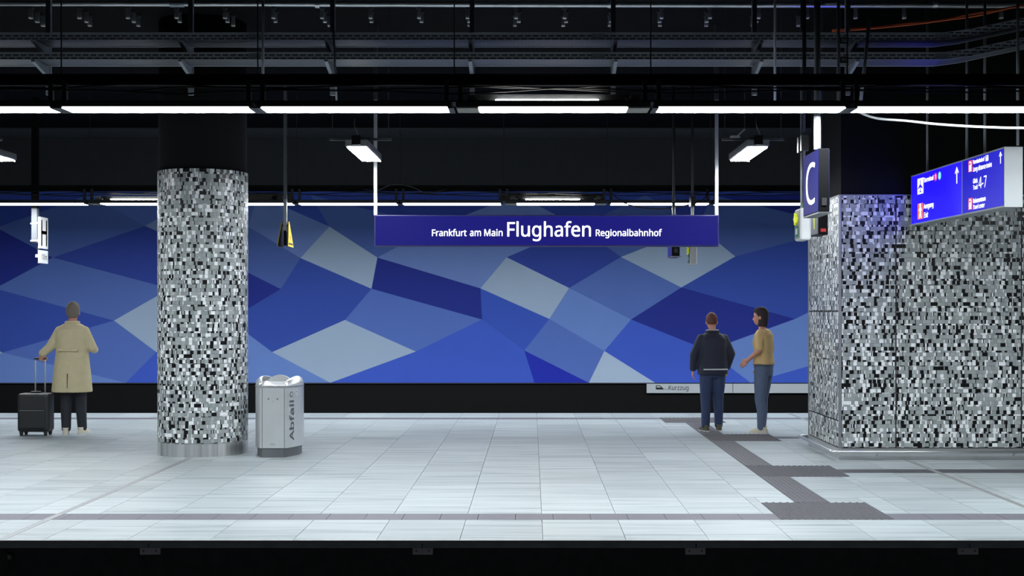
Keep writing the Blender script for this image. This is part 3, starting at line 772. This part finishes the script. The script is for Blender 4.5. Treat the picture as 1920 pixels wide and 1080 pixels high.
def warrow(zx, zt, zb):
    uc, vt = wpix(zx, zt); vb = wpix(zx, zb)[1]; h = vt - vb; k = h*.30; s = h*.065
    wpoly('arrow', [(uc-s, vb), (uc+s, vb), (uc+s, vt-h*.2), (uc+k*.72, vt-h*.42), (uc+k, vt-h*.36), (uc, vt), (uc-k, vt-h*.36), (uc-k*.72, vt-h*.42), (uc-s, vt-h*.2)], 'way_white', .005)
warrow(666, 332, 535); warrow(1187, 152, 297)
fr = wbox(198, 262, 778, 965, 'way_orange')
wshape('walking_figure', fr, [(.28, .06), (.40, .06), (.52, .34), (.62, .06), (.74, .06), (.62, .48), (.62, .62), (.78, .50), (.80, .56), (.60, .76), (.42, .76), (.22, .56), (.26, .50), (.42, .60), (.42, .46)], 'way_white')
u0, u1, v0, v1 = fr; rr_ = (u1-u0)*.13
wpoly('figure_head', [((u0+u1)/2+rr_*math.cos(2*math.pi*k/12), v0+(v1-v0)*.87+rr_*math.sin(2*math.pi*k/12)) for k in range(12)], 'way_white', .006)
wtext('Ausgang', 272, 388, 764, 822); wtext('Exit', 275, 325, 873, 938, bold=.004, shear=.2)
for y0, y1 in ((267, 403), (712, 850)):
    fr = wbox(803, 850, y0, y1, 'way_red')
    wshape('train_pictogram', fr, [(.2, .2), (.8, .2), (.8, .8), (.65, .9), (.35, .9), (.2, .8)], 'way_white')
    wshape('train_window', fr, [(.28, .6), (.72, .6), (.72, .78), (.28, .78)], 'way_red', .008)
    wshape('track_lines', fr, [(.12, .06), (.88, .06), (.74, .16), (.26, .16)], 'way_white')
wtext('Fernbahnhof', 862, 998, 232, 284); fr = wbox(1008, 1041, 203, 270, 'way_white')
wshape('platform_mark', fr, [(.42, .15), (.58, .15), (.58, .7), (.8, .7), (.8, .85), (.2, .85), (.2, .7), (.42, .7)], 'way_blue_dim')
wtext('Long distance trains', 862, 1085, 303, 362, bold=.002, shear=.2)
wtext('Gleis', 862, 915, 470, 527); wtext('Track', 862, 918, 548, 603, bold=.004, shear=.1); wtext('4-7', 928, 1022, 447, 585, bold=.0)
wtext('Reisezentrum', 862, 1010, 697, 752); wtext('Travel center', 862, 1000, 772, 828, bold=.002, shear=.2)
for px in (1737, 1803, 1833, 1888):
    Y_ = (Pf.x + TH*.5) * F / (px - PX); 
    u = (Vector((0, Y_, 0)) - Vector((0, Pf.y, 0))).dot(ud); c = wp(u, HW, -TH*.5)
    MB().cyl(c, (c.x, c.y, ZC - wz0), .013, n=10).build('hanger_rod', 'grey_metal', ws, True)

# ------------------------------------------------------------------ stop marker sign (H)
hs = empty('stop_sign', (at(66, 0, 20.0).x, 20.0, 2.40), 0, 'white H stop board with 110 m plate hanging on a pole', 'sign')
ox, oy, oz = hs.location
MB().box2((-.045, -.045, .32), (.045, .045, .86)).build('pole', 'pole_mid', hs, bevel=.006)
MB().box2((-.044, -.044, .86), (.044, .044, ZC - 2.40)).build('shaded_upper_pole', 'black_paint', hs)  # black here paints in the shade above the far lights
Xb = -922/F*20.0 - ox
MB().box2((Xb-.03, 0, .233), (Xb, .335, .73)).build('board', 'board_white', hs, bevel=.004)
MB().box2((Xb-.03, 0, .0), (Xb, .335, .205)).build('distance_plate', 'board_grey', hs, bevel=.004)
MB().box2((Xb-.05, .02, -.005), (Xb-.03, .05, .73)).build('back_rail', 'dark_metal', hs)
lettering('lettering', 'H', 'ink', hs, (Xb+.002, .045, .275), (0, 1, 0), (0, 0, 1), .245, .41, bold=.008)
lettering('lettering', '110 m', 'ink', hs, (Xb+.002, .06, .055), (0, 1, 0), (0, 0, 1), .22, .095, bold=.01)
for z in (.35, .62):
    MB().box2((-.055, -.055, z-.012), (.055, .055, z+.012)).build('clamp', 'pole_grey', hs)
    MB().box2((.04, -.03, z-.03), (Xb-.03, .05, z+.03)).build('clamp_arm', 'pole_grey', hs)
MB().box2((.0, 0, .09), (Xb-.03, .04, .14)).build('lower_arm', 'pole_grey', hs)

# yellow triangles on a pole
ts = empty('triangle_sign', (at(535, 0, 18.9).x, 18.9, 2.60), 0, 'pair of yellow triangular warning boards on a hanging grey pole', 'sign')
MB().box2((-.024, -.024, .22), (.024, .024, .70)).build('pole', 'pole_grey', ts)
MB().box2((-.023, -.023, .70), (.023, .023, ZC - 2.60)).build('shaded_upper_pole', 'grey_metal', ts)  # darker grey imitates the pole leaving the lamplight
MB().box2((-.02, -.03, .02), (.02, .03, .24)).build('holder', 'screen_dark', ts)
for s in (1, -1):
    lean = .03*s; xb = .05*s + .015*s
    A = [Vector((xb + lean*.6, -.21, 0)), Vector((xb + lean*.6, .21, 0)), Vector((xb - lean*.3, .02, .375)), Vector((xb - lean*.3, -.02, .375))]
    slab('triangle_board', A, (-.012*s, 0, 0), 'yellow' if s > 0 else 'yellow', ts)
    slab('board_back', [v + Vector((-.0125*s, 0, 0)) for v in A], (-.003*s, 0, 0), 'screen_dark', ts)
    P2 = lambda y, z, d=.002: Vector((xb + lean*(.6 - .9*z/.375) + d*s, y, z))
    flat('print_bar', [P2(-.17, .028), P2(.17, .028), P2(.155, .055), P2(-.155, .055)], 'ink', ts)
    flat('print_mark', [P2(-.02, .10), P2(.02, .10), P2(.03, .15), P2(.0, .18), P2(-.03, .15)], 'red', ts)
    flat('print_stroke', [P2(-.015, .20), P2(.02, .20), P2(.01, .24), P2(-.02, .27)], 'ink', ts)
    MB().box2((.0, -.015, .30), (xb-.02*s, .015, .33)).build('arm', 'dark_metal', ts)

# ------------------------------------------------------------------ overhead services
def tray(z, label):
    t = empty('cable_tray', (0, 11.5, z), 0, label, 'cable tray')
    Wt, Hs = .32, .058
    line = [(XL+3, 0), (3.72, 0), (3.95, .03), (5.9, .44)]
    def strip(name, y0, y1, z0, z1, m_):
        b = MB()
        for (xa, da), (xb, db) in zip(line[:-1], line[1:]):
            v = [(x, y, d + zz) for x, d in ((xa, da), (xb, db)) for y in (y0, y1) for zz in (z0, z1)]
            b.add(v, [(0,1,3,2), (4,6,7,5), (0,4,5,1), (2,3,7,6), (0,2,6,4), (1,5,7,3)])
        return b.build(name, m_, t)
    strip('floor_sheet', .003, Wt-.003, 0, .002, 'perforated_flat')
    strip('side_wall', 0, .002, 0, Hs, 'perforated'); strip('side_wall', Wt-.002, Wt, 0, Hs, 'perforated')
    strip('lip', -.006, .003, Hs, Hs+.005, 'pole_grey'); strip('lip', -.005, .004, -.004, -.0005, 'pole_grey'); strip('lip', Wt-.012, Wt+.005, -.004, -.0005, 'pole_grey')
    for i in range(3): strip('cable', .06+.08*i, .086+.08*i, .003, .026, 'cable_black')
    for k in range(5):
        x = XL + 4 + 3.1*k + .3
        strip_ = MB().box2((x-.06, -.004, .006), (x+.06, 0, Hs-.008)).build('joint_plate', 'galvanised', t)
tray(CAMZ + 509/F*11.5, 'upper perforated steel cable tray running across below the ceiling')
tray(CAMZ + 472/F*11.5, 'lower perforated steel cable tray running across below the ceiling')
zt1, zt2 = CAMZ + 509/F*11.5, CAMZ + 472/F*11.5
bl = ('leftmost, near the left picture edge', 'above the mosaic column', 'above the left box light', 'left of the open light fixture', 'right of the open light fixture', 'above the right box light', 'beside the SV tag')
for i, px in enumerate((90, 357, 623, 885, 1150, 1415, 1590)):
    X = at(px, 0, 11.86).x
    t = empty('tray_bracket', (X, 11.86, 3.66), 0, 'galvanised cable tray bracket ' + bl[i], 'bracket', 'brackets of the cable trays')
    MB().box2((-.022, .0, 0), (.022, .04, ZC - 3.66)).build('post', 'galvanised', t)
    for z in (zt1, zt2):
        b = MB(); z -= 3.66
        b.add([(-.016, 0, z-.10), (.016, 0, z-.10), (.016, -.36, z-.022), (-.016, -.36, z-.022), (-.016, 0, z-.004), (.016, 0, z-.004), (.016, -.36, z-.004), (-.016, -.36, z-.004)],
              [(0,1,2,3), (4,7,6,5), (0,4,5,1), (1,5,6,2), (2,6,7,3), (3,7,4,0)])
        b.build('arm', 'galvanised', t)
# pipe
t = empty('ceiling_pipe', (0, 12.8, CAMZ + 573/F*12.8), 0, 'long silver pipe running across just below the ceiling', 'pipe')
MB().cyl((XL+3, 0, .03), (XR-3, 0, -.012), .027, n=14).build('pipe', 'pipe_silver', t, True)
for px in (595, 1143, 1753):
    x = at(px, 0, 12.8).x
    MB().cyl((x-.02, 0, .008), (x+.02, 0, .008), .035, n=14).build('clamp', 'pipe_silver', t)
    MB().cyl((x, 0, .03), (x, 0, ZC - t.location.z), .006, n=6).build('hanger', 'dark_metal', t)
for px in (332, 1560):
    x = at(px, 0, 12.8).x; MB().cyl((x-.07, 0, .012), (x+.07, 0, .012), .031, n=14).build('sleeve', 'galvanised', t)
# cable clamps in rows under the ceiling
cb = MB().box2((-.02, -.02, -.115), (.02, .02, -.07)).box2((-.018, -.012, -.07), (.018, .012, -.02)).mesh('clamp_body', 'grey_metal'); MB().fix(cb)
ct = MB().box2((-.026, -.02, -.02), (.026, .02, 0)).mesh('clamp_foot', 'dark_metal'); MB().fix(ct)
cl_ = MB().box2((-.019, -.022, -.128), (.019, .022, -.115)).mesh('clamp_lip', 'board_white'); MB().fix(cl_)
for i in range(21):
    for j in range(3):
        Y_ = 14.05 + .19*j; X_ = (58 - PX)/F*14.05 + i*.5347 + (.0 if j == 0 else random.uniform(-.02, .03))
        if X_ > 3.3 and j > 0: continue
        if (i, j) in ((5, 2), (7, 2), (8, 2), (19, 0), (20, 1)): continue
        t = empty('cable_clamp', (X_, Y_, ZC), 0, 'small grey cable clamp under the dark ceiling above the cable trays', 'clamp', 'cable clamps under the ceiling')
        link('foot', ct, t); link('body', cb, t); link('lip', cl_, t)
# orange cables and the white sagging cable
def cable(name, pts, r_, m_, label):
    ps = [Vector(p) for p in pts]; sm = []
    for i in range(len(ps)-1):                       # Catmull-Rom through the points
        p_0, p_1, p_2, p_3 = ps[max(i-1, 0)], ps[i], ps[i+1], ps[min(i+2, len(ps)-1)]
        for k in range(6):
            u = k/6; sm.append(.5*((2*p_1) + (p_2-p_0)*u + (2*p_0-5*p_1+4*p_2-p_3)*u*u + (3*p_1-p_0-3*p_2+p_3)*u**3))
    sm.append(ps[-1]); o_ = MB().tube(sm, r_, 8).build(name, m_, None, True); tag(o_, label, 'cable'); return o_
cable('orange_cable', [at(1560, 56, 13.6), at(1630, 52, 13.5), at(1700, 44, 13.3), at(1760, 38, 13.1), at(1820, 27, 12.9), at(1890, 15, 12.7), at(1990, 0, 12.5)], .010, 'cable_orange', 'upper orange cable under the ceiling at the right')
cable('orange_cable', [at(1560, 59, 13.55), at(1640, 53, 13.45), at(1710, 46, 13.25), at(1770, 38, 13.05), at(1830, 30, 12.85), at(1900, 14, 12.65), at(1990, 3, 12.45)], .009, 'cable_orange', 'lower orange cable under the ceiling at the right')
cable('white_cable', [at(1600, 205, 10.75), at(1640, 221, 10.7), at(1700, 226.5, 10.65), at(1760, 233, 10.62), at(1840, 238, 10.6), at(1920, 240, 10.6), at(2010, 238, 10.6), at(2080, 200, 10.6)], .010, 'cable_white', 'bright white sagging cable at the upper right')
cable('black_cable', [Vector((at(1132, 0, 19.46).x, 19.463, 3.53)), at(1160, 374, 19.3), at(1180, 384, 19.3), at(1215, 391, 19.3), at(1252, 391, 19.3), at(1290, 384, 19.3), at(1318, 375, 19.3), Vector((at(1332, 0, 19.46).x, 19.463, 3.53))], .009, 'cable_black', 'black cable sagging under far lights above the station sign')
cable('black_cable', [Vector((at(684, 0, 19.46).x, 19.463, 3.51)), at(707, 357, 19.2), at(730, 347, 19.2), at(752, 345.5, 19.2), at(775, 351, 19.2), at(800, 361, 19.2), Vector((at(838, 0, 19.46).x, 19.463, 3.51))], .009, 'dark_metal', 'dark cable arching above the far lights by the sign pole')
# vertical poles that pass behind the near rail
def pole(px, Y, r_, m_, label, z0=3.50, lean=0.0, ztop=None):
    b0 = Vector((at(px, 0, Y).x, Y, z0)); o_ = MB().cyl((0, 0, 0), (lean, 0, (ztop or ZC) - z0), r_, n=10).build('ceiling_pole', m_, None, True, loc=b0)
    tag(o_, label, 'pole')
pole(493, 11.2, .012, 'grey_metal', 'slim grey ceiling pole right above the column, left of centre')
pole(631, 11.2, .009, 'grey_metal', 'slim leaning ceiling pole above the left box light', lean=-.03, ztop=4.2)
pole(1453, 11.2, .011, 'pole_grey', 'slim pale ceiling pole above the right box light')
pole(1508, 11.2, .017, 'black_paint', 'black ceiling pole just left of the letter sign pole')
pole(1572, 11.2, .014, 'dark_metal', 'dark ceiling pole with SV tag right of the letter sign pole')
pole(1614, 11.2, .015, 'grey_metal', 'short leaning grey pole beside the SV tag', lean=.075, ztop=4.2)
for tx, y in (('SV', 76), ('AV', 112)):
    p_ = at(1583, y, 11.15); t = empty('tag_plate', p_, 0, f'small black tag reading {tx} on the cable tray', 'tag')
    MB().box2((-.036, 0, -.028), (.036, .008, .028)).build('plate', 'ink', t)
    lettering('lettering', tx, 'board_grey', t, (-.022, -.002, -.014), (1, 0, 0), (0, 0, 1), .044, .028, bold=.0)
# floodlight, drop conduits
t = empty('flood_light', at(1378, 262, 15.6), 0, 'small steel floodlight left of the right box light', 'light')
MB().box2((-.055, -.05, 0), (.055, .05, .05)).build('housing', 'pole_grey', t, bevel=.008)
MB().cyl((.03, 0, .05), (.12, 0, .13), .010, n=8).build('arm', 'pole_grey', t)
MB().cyl((.12, 0, .13), (.12, 0, ZC - t.location.z), .008, n=8).build('hanger', 'dark_metal', t)

# ------------------------------------------------------------------ people
def remeshed(name, mb, matname, parent, vox=.010, smooth=4):
    me = mb.mesh('tmp', matname); mb.fix(me); o_ = bpy.data.objects.new('tmp', me); col.objects.link(o_)
    r_ = o_.modifiers.new('r', 'REMESH'); r_.mode = 'VOXEL'; r_.voxel_size = vox
    s = o_.modifiers.new('s', 'SMOOTH'); s.factor = .5; s.iterations = smooth
    bpy.context.view_layer.update(); out = evaluated_mesh(o_); bpy.data.objects.remove(o_); bpy.data.meshes.remove(me)
    out.name = name; out.materials.clear(); out.materials.append(M[matname])
    return link(name, out, parent, True)
def limb(mb, pts, rs, n=12):
    for i in range(len(pts)):
        mb.ball(pts[i], rs[i], 8)
    for a, b_, r0, r1 in zip(pts[:-1], pts[1:], rs[:-1], rs[1:]): mb.cyl(a, b_, r0, r1, n)
def hand(mb, wrist, dirv, palmn, out, curl=.5):
    """palm, four bent fingers of unequal length and a thumb leaving the side of the palm; out = direction of the thumb"""
    d = Vector(dirv).normalized(); o_ = Vector(out).normalized(); nn = Vector(palmn).normalized(); wv = Vector(wrist)
    for k in range(4):
        b0 = wv + d*.02 + o_*(.026 - .0175*k); b1 = wv + d*.085 + o_*(.030 - .020*k); limb(mb, [b0, b1], [.0145, .012], 8)
        l = (.070, .078, .072, .056)[k]
        m1 = b1 + (d*math.cos(curl) + nn*math.sin(curl))*l*.5; m2 = m1 + (d*math.cos(curl*2) + nn*math.sin(curl*2))*l*.5
        limb(mb, [b1, m1, m2], [.0092, .0085, .0074], 8)
    t0 = wv + d*.03 + o_*.028; t1 = t0 + (d*.6 + o_*.6 + nn*.35).normalized()*.036; t2 = t1 + (d*.9 + o_*.15 + nn*.4).normalized()*.030
    limb(mb, [t0, t1, t2], [.0125, .0105, .0085], 8)
def head(mb, cx, cy, z, s, yaw):
    """head of height .235*s standing on z = chin; yaw 0 looks along +Y"""
    tmp = MB()
    tmp.loft([(0, .035, .0, .018, .02), (0, .030, .012, .038, .045), (0, .018, .045, .060, .072), (0, .006, .085, .070, .088), (0, .0, .13, .076, .096), (0, -.004, .17, .074, .094), (0, -.006, .205, .058, .076), (0, -.006, .228, .030, .042), (0, -.006, .236, .008, .012)], 20)
    tmp.loft([(0, .088, .062, .010, .010), (0, .104, .070, .015, .014), (0, .098, .085, .010, .012), (0, .090, .115, .006, .006)], 8)   # nose
    for e in (-1, 1):
        tmp.ball((e*.078, -.008, .10), (.010, .020, .031), 8)                                                     # ears
        tmp.ball((e*.030, .080, .132), (.020, .012, .006), 6)                                                     # brow
    c, q_ = math.cos(yaw), math.sin(yaw)
    mb.add([(cx + s*(x*c - y*q_), cy + s*(x*q_ + y*c), z + s*zz) for x, y, zz in tmp.v], tmp.f)
def rot(pt, cx, cy, yaw, s, z):
    x, y, zz = pt; c, q_ = math.cos(yaw), math.sin(yaw); return (cx + s*(x*c - y*q_), cy + s*(x*q_ + y*c), z + s*zz)
def face_details(parent, cx, cy, z, s, yaw):
    for e in (-1, 1): MB().ball(rot((e*.031, .083, .117), cx, cy, yaw, s, z), .011*s, 8).build('eye', 'eye', parent, True)
    b = MB().ball(rot((0, .083, .043), cx, cy, yaw, s, z), (.022*s, .010*s, .006*s), 8); b.build('mouth', 'lip', parent, True)
def hair(mb, cx, cy, z, s, yaw, long=0.0):
    tmp = MB()
    tmp.loft([(0, -.03, .075-long, .060, .062), (0, -.028, .10-long*.3, .079, .080), (0, -.018, .14, .084, .094), (0, -.010, .18, .081, .100), (0, -.008, .215, .064, .082), (0, -.008, .240, .034, .046), (0, -.008, .248, .01, .012)], 20)
    tmp.loft([(0, .045, .178, .060, .050), (0, .035, .205, .055, .055), (0, .02, .235, .035, .045)], 14)          # fringe
    c, q_ = math.cos(yaw), math.sin(yaw)
    mb.add([(cx + s*(x*c - y*q_), cy + s*(x*q_ + y*c), z + s*zz) for x, y, zz in tmp.v], tmp.f)
def shoe(x, y, yaw, matname, parent, s=1.0):
    tmp = MB().loft([(0, .055, .004, .043, .135), (0, .055, .022, .046, .138), (0, .048, .045, .042, .120), (0, .02, .070, .040, .075), (0, -.015, .095, .040, .050)], 18, pw=2.4)
    c, q_ = math.cos(yaw), math.sin(yaw)
    b = MB(); b.add([(x + s*(a*c - d*q_), y + s*(a*q_ + d*c), s*e) for a, d, e in tmp.v], tmp.f)
    o_ = b.build('shoe', matname, parent, True)
    so = MB().loft([(0, .055, 0, .046, .140), (0, .055, .014, .047, .141)], 18, pw=2.4)
    b = MB(); b.add([(x + s*(a*c - d*q_), y + s*(a*q_ + d*c), s*e) for a, d, e in so.v], so.f); b.build('sole', 'board_grey', o_, False)
def legs(mb, hipz, stance, kneeb, rs, ank):
    for sgn, (fx, fy) in zip((-1, 1), stance):
        hp = (sgn*.085, 0, hipz); kn = (sgn*.085*.55 + fx*.45 + 0, fy*.5 + kneeb, hipz*.54); an = (fx, fy, ank)
        limb(mb, [hp, ((hp[0]+kn[0])/2, (hp[1]+kn[1])/2, (hp[2]+kn[2])/2), kn, ((kn[0]+an[0])/2, (kn[1]+an[1])/2 - .012, (kn[2]*.6+an[2]*.4)), an], rs)

# traveller in a beige coat, seen from behind
P1 = empty('person', (-6.13, 17.0, 0), R(0), 'person in long beige coat seen from behind holding a black suitcase', 'person')
st = [(-.085, .02), (.10, .10)]
lh = (-.395, -.03, 1.075); rh = (.20, .30, 1.12)
la = [(-.165, 0, 1.385), (-.285, -.015, 1.17), lh]; ra = [(.165, 0, 1.385), (.265, .02, 1.16), rh]
b = MB(); head(b, 0, .04, 1.525, 1.0, R(12))
limb(b, [(0, .01, 1.40), (0, .025, 1.56)], [.062, .054])
b.loft([(0, 0, .88, .15, .10), (0, 0, .98, .165, .115), (0, 0, 1.10, .14, .10), (0, 0, 1.26, .165, .115), (0, 0, 1.38, .185, .105), (0, 0, 1.45, .12, .075), (0, 0, 1.47, .07, .06)], 20)
for A_, sg_ in ((la, -1), (ra, 1)): limb(b, A_, [.052, .042, .029])
hand(b, lh, (0, .35, -1), (.0, 1, .3), (1, .2, 0), .95); hand(b, rh, (-.3, 1, .1), (-.6, 0, .6), (-.2, .2, 1), .6)
legs(b, .90, st, .02, [.085, .075, .055, .052, .040], .09)
remeshed('body', b, 'skin', P1, .0075, 3); face_details(P1, 0, .04, 1.525, 1.0, R(12))
b = MB(); hair(b, 0, .038, 1.517, 1.06, R(12), .035); remeshed('hair', b, 'hair_grey', P1, .009, 3)
b = MB(); b.loft([(0, 0, .57, .262, .185), (0, 0, .60, .262, .185), (0, 0, .80, .245, .170), (0, 0, 1.0, .222, .150), (0, 0, 1.15, .208, .140), (0, .0, 1.30, .214, .142), (0, .0, 1.40, .210, .125), (0, .004, 1.45, .165, .100), (0, .01, 1.485, .095, .085)], 26, pw=2.3)
for A_ in (la, ra):
    w_ = Vector(A_[1]).lerp(Vector(A_[2]), .88); limb(b, [A_[0], A_[1], w_], [.066, .062, .052])
remeshed('coat', b, 'coat_beige', P1, .011, 5)
b = MB(); ring = [(.078*math.cos(2*math.pi*k/20), .012+.072*math.sin(2*math.pi*k/20), 1.495) for k in range(21)]; b.tube(ring, .022, 8); b.build('collar', 'coat_beige', P1, True)
b = MB(); limb(b, [(-.20, -.168, .80), (0, -.172, .80), (.20, -.165, .80)], [.0045]*3); 
MB().box2((-.004, -.182, .575), (.004, -.15, .82)).build('back_vent', 'trousers_dark', P1)
MB().box2((-.13, -.160, 1.115), (.13, -.138, 1.155)).build('back_belt', 'coat_beige', P1, bevel=.004)
b = MB(); legs(b, .88, st, .02, [.105, .095, .078, .07, .062], .085); b.loft([(0, 0, .82, .155, .12), (0, 0, .98, .165, .12)], 18); remeshed('trousers', b, 'trousers_dark', P1, .012, 4)
shoe(-.085, .0, R(18), 'shoe_cream', P1); shoe(.10, .08, R(-10), 'shoe_cream', P1)
# suitcase
sx, sy = -6.585, 16.93
cs = empty('suitcase', (sx, sy, 0), R(0), 'black wheeled suitcase with raised handle beside person in beige coat', 'suitcase')
MB().box2((-.21, -.12, .05), (.21, .12, .56)).build('body', 'case_black', cs, bevel=.04)
MB().box2((-.17, -.145, .10), (.17, -.115, .34)).build('pocket', 'case_black', cs, bevel=.012)
MB().box2((-.16, -.15, .335), (.16, -.143, .343)).build('zip', 'grey_metal', cs)
MB().box2((-.07, -.02, .56), (.07, .02, .585)).build('carry_grip', 'case_black', cs, bevel=.01)
for x in (-.035, .095): MB().cyl((x, .07, .55), (x, .07, 1.01), .009, n=10).build('handle_bar', 'pole_grey', cs, True)
MB().box2((-.05, .052, 1.0), (.11, .088, 1.03)).build('handle_grip', 'case_black', cs, bevel=.01)
for x in (-.16, .16):
    for y in (-.08, .08):
        o_ = MB().cyl((x-.014, y, .03), (x+.014, y, .03), .03, n=16).build('wheel', 'rubber', cs, True)
        MB().box2((x-.022, y-.018, .035), (x+.022, y+.018, .06)).build('wheel_fork', 'dark_metal', o_)

# traveller in a navy jacket, seen from behind
P2_ = empty('person', (2.483, 17.5, 0), R(8), 'person in dark navy jacket and blue jeans seen from behind', 'person')
S = 1.62/1.75
st = [(-.10, .0), (.10, .05)]
la = [(-.162, 0, 1.272), (-.262, -.01, 1.06), (-.25, .10, .84)]; ra = [(.162, 0, 1.272), (.262, 0, 1.06), (.235, .13, .85)]
b = MB(); head(b, 0, .045, 1.395, .96, R(-14)); limb(b, [(0, .01, 1.28), (0, .028, 1.43)], [.058, .050])
b.loft([(0, 0, .80, .15, .10), (0, 0, .90, .16, .115), (0, 0, 1.02, .14, .10), (0, 0, 1.16, .16, .115), (0, 0, 1.27, .175, .10), (0, 0, 1.33, .11, .075), (0, 0, 1.35, .065, .058)], 20)
for A_ in (la, ra): limb(b, A_, [.05, .04, .028])
hand(b, la[2], (0, .25, -1), (1, .2, 0), (.2, 1, 0), .45); hand(b, ra[2], (0, .25, -1), (-1, .2, 0), (-.2, 1, 0), .45)
legs(b, .82, st, .02, [.083, .073, .054, .05, .038], .085)
remeshed('body', b, 'skin', P2_, .0075, 3); face_details(P2_, 0, .045, 1.395, .96, R(-14))
b = MB(); hair(b, 0, .045, 1.395, .96, R(-14)); remeshed('hair', b, 'hair_brown', P2_, .009, 3)
b = MB(); b.loft([(0, 0, .78, .205, .15), (0, 0, .82, .208, .152), (0, 0, 1.0, .200, .142), (0, 0, 1.17, .205, .142), (0, 0, 1.27, .202, .125), (0, .004, 1.32, .15, .10), (0, .01, 1.36, .09, .082)], 26, pw=2.3)
for A_ in (la, ra): limb(b, [A_[0], A_[1], Vector(A_[1]).lerp(Vector(A_[2]), .9)], [.064, .060, .050])
remeshed('jacket', b, 'jacket_navy', P2_, .011, 5)
ring = [(.082*math.cos(2*math.pi*k/20), .012+.075*math.sin(2*math.pi*k/20), 1.368) for k in range(21)]
MB().tube(ring, .020, 8).build('collar', 'jacket_navy', P2_, True)
MB().tube([(x, y, z+.02) for x, y, z in ring], .006, 6).build('collar_trim', 'board_grey', P2_, True)
MB().box2((-.17, -.162, .845), (.17, -.146, .862)).build('reflective_band', 'board_grey', P2_)
b = MB(); legs(b, .80, st, .02, [.10, .092, .074, .066, .058], .08); b.loft([(0, 0, .74, .15, .115), (0, 0, .90, .16, .12)], 18); remeshed('jeans', b, 'jeans', P2_, .012, 4)
shoe(-.10, -.015, R(14), 'shoe_olive', P2_, .95); shoe(.10, .035, R(-16), 'shoe_olive', P2_, .95)

# traveller in a sand coloured top, turned to the left
P3 = empty('person', (3.13, 17.2, 0), R(58), 'person in sand coloured top and pale jeans turned to the left', 'person')
st = [(-.09, .0), (.09, .06)]
la = [(-.150, 0, 1.325), (-.225, -.02, 1.12), (-.19, .16, .98)]; ra = [(.150, 0, 1.325), (.225, -.02, 1.11), (.20, .14, .93)]
b = MB(); head(b, 0, .045, 1.46, .98, R(12)); limb(b, [(0, .01, 1.34), (0, .028, 1.50)], [.054, .048])
b.loft([(0, 0, .84, .15, .105), (0, 0, .94, .165, .118), (0, 0, 1.06, .13, .095), (0, .01, 1.22, .15, .12), (0, 0, 1.33, .165, .098), (0, 0, 1.39, .105, .072), (0, 0, 1.41, .06, .055)], 20)
for A_ in (la, ra): limb(b, A_, [.047, .037, .026])
hand(b, la[2], (.1, .8, -.6), (1, .1, 0), (0, .4, 1), .5); hand(b, ra[2], (0, .4, -1), (-1, .1, 0), (0, 1, .3), .45)
legs(b, .86, st, .02, [.085, .074, .054, .05, .038], .085)
remeshed('body', b, 'skin', P3, .0075, 3); face_details(P3, 0, .045, 1.46, .98, R(12))
b = MB(); hair(b, 0, .045, 1.46, 1.0, R(12), .10); remeshed('hair', b, 'hair_dark', P3, .009, 3)
b = MB(); b.loft([(0, 0, .92, .178, .135), (0, 0, .96, .178, .135), (0, 0, 1.08, .152, .118), (0, .01, 1.22, .168, .135), (0, 0, 1.33, .178, .112), (0, 0, 1.385, .12, .085), (0, .005, 1.405, .075, .07)], 24, pw=2.2)
for A_ in (la, ra): limb(b, [A_[0], Vector(A_[0]).lerp(Vector(A_[1]), .85)], [.054, .052])
remeshed('top', b, 'shirt_sand', P3, .011, 5)
b = MB(); legs(b, .84, st, .02, [.10, .088, .070, .062, .055], .08); b.loft([(0, 0, .78, .155, .118), (0, 0, .95, .168, .124)], 18); remeshed('jeans', b, 'jeans_pale', P3, .012, 4)
MB().tube([(.172*math.cos(2*math.pi*k/24), .128*math.sin(2*math.pi*k/24), .93) for k in range(25)], .012, 6).build('belt', 'ink_grey', P3, True)
shoe(-.09, -.015, R(8), 'shoe_cream', P3, .95); shoe(.09, .045, R(-10), 'shoe_cream', P3, .95)
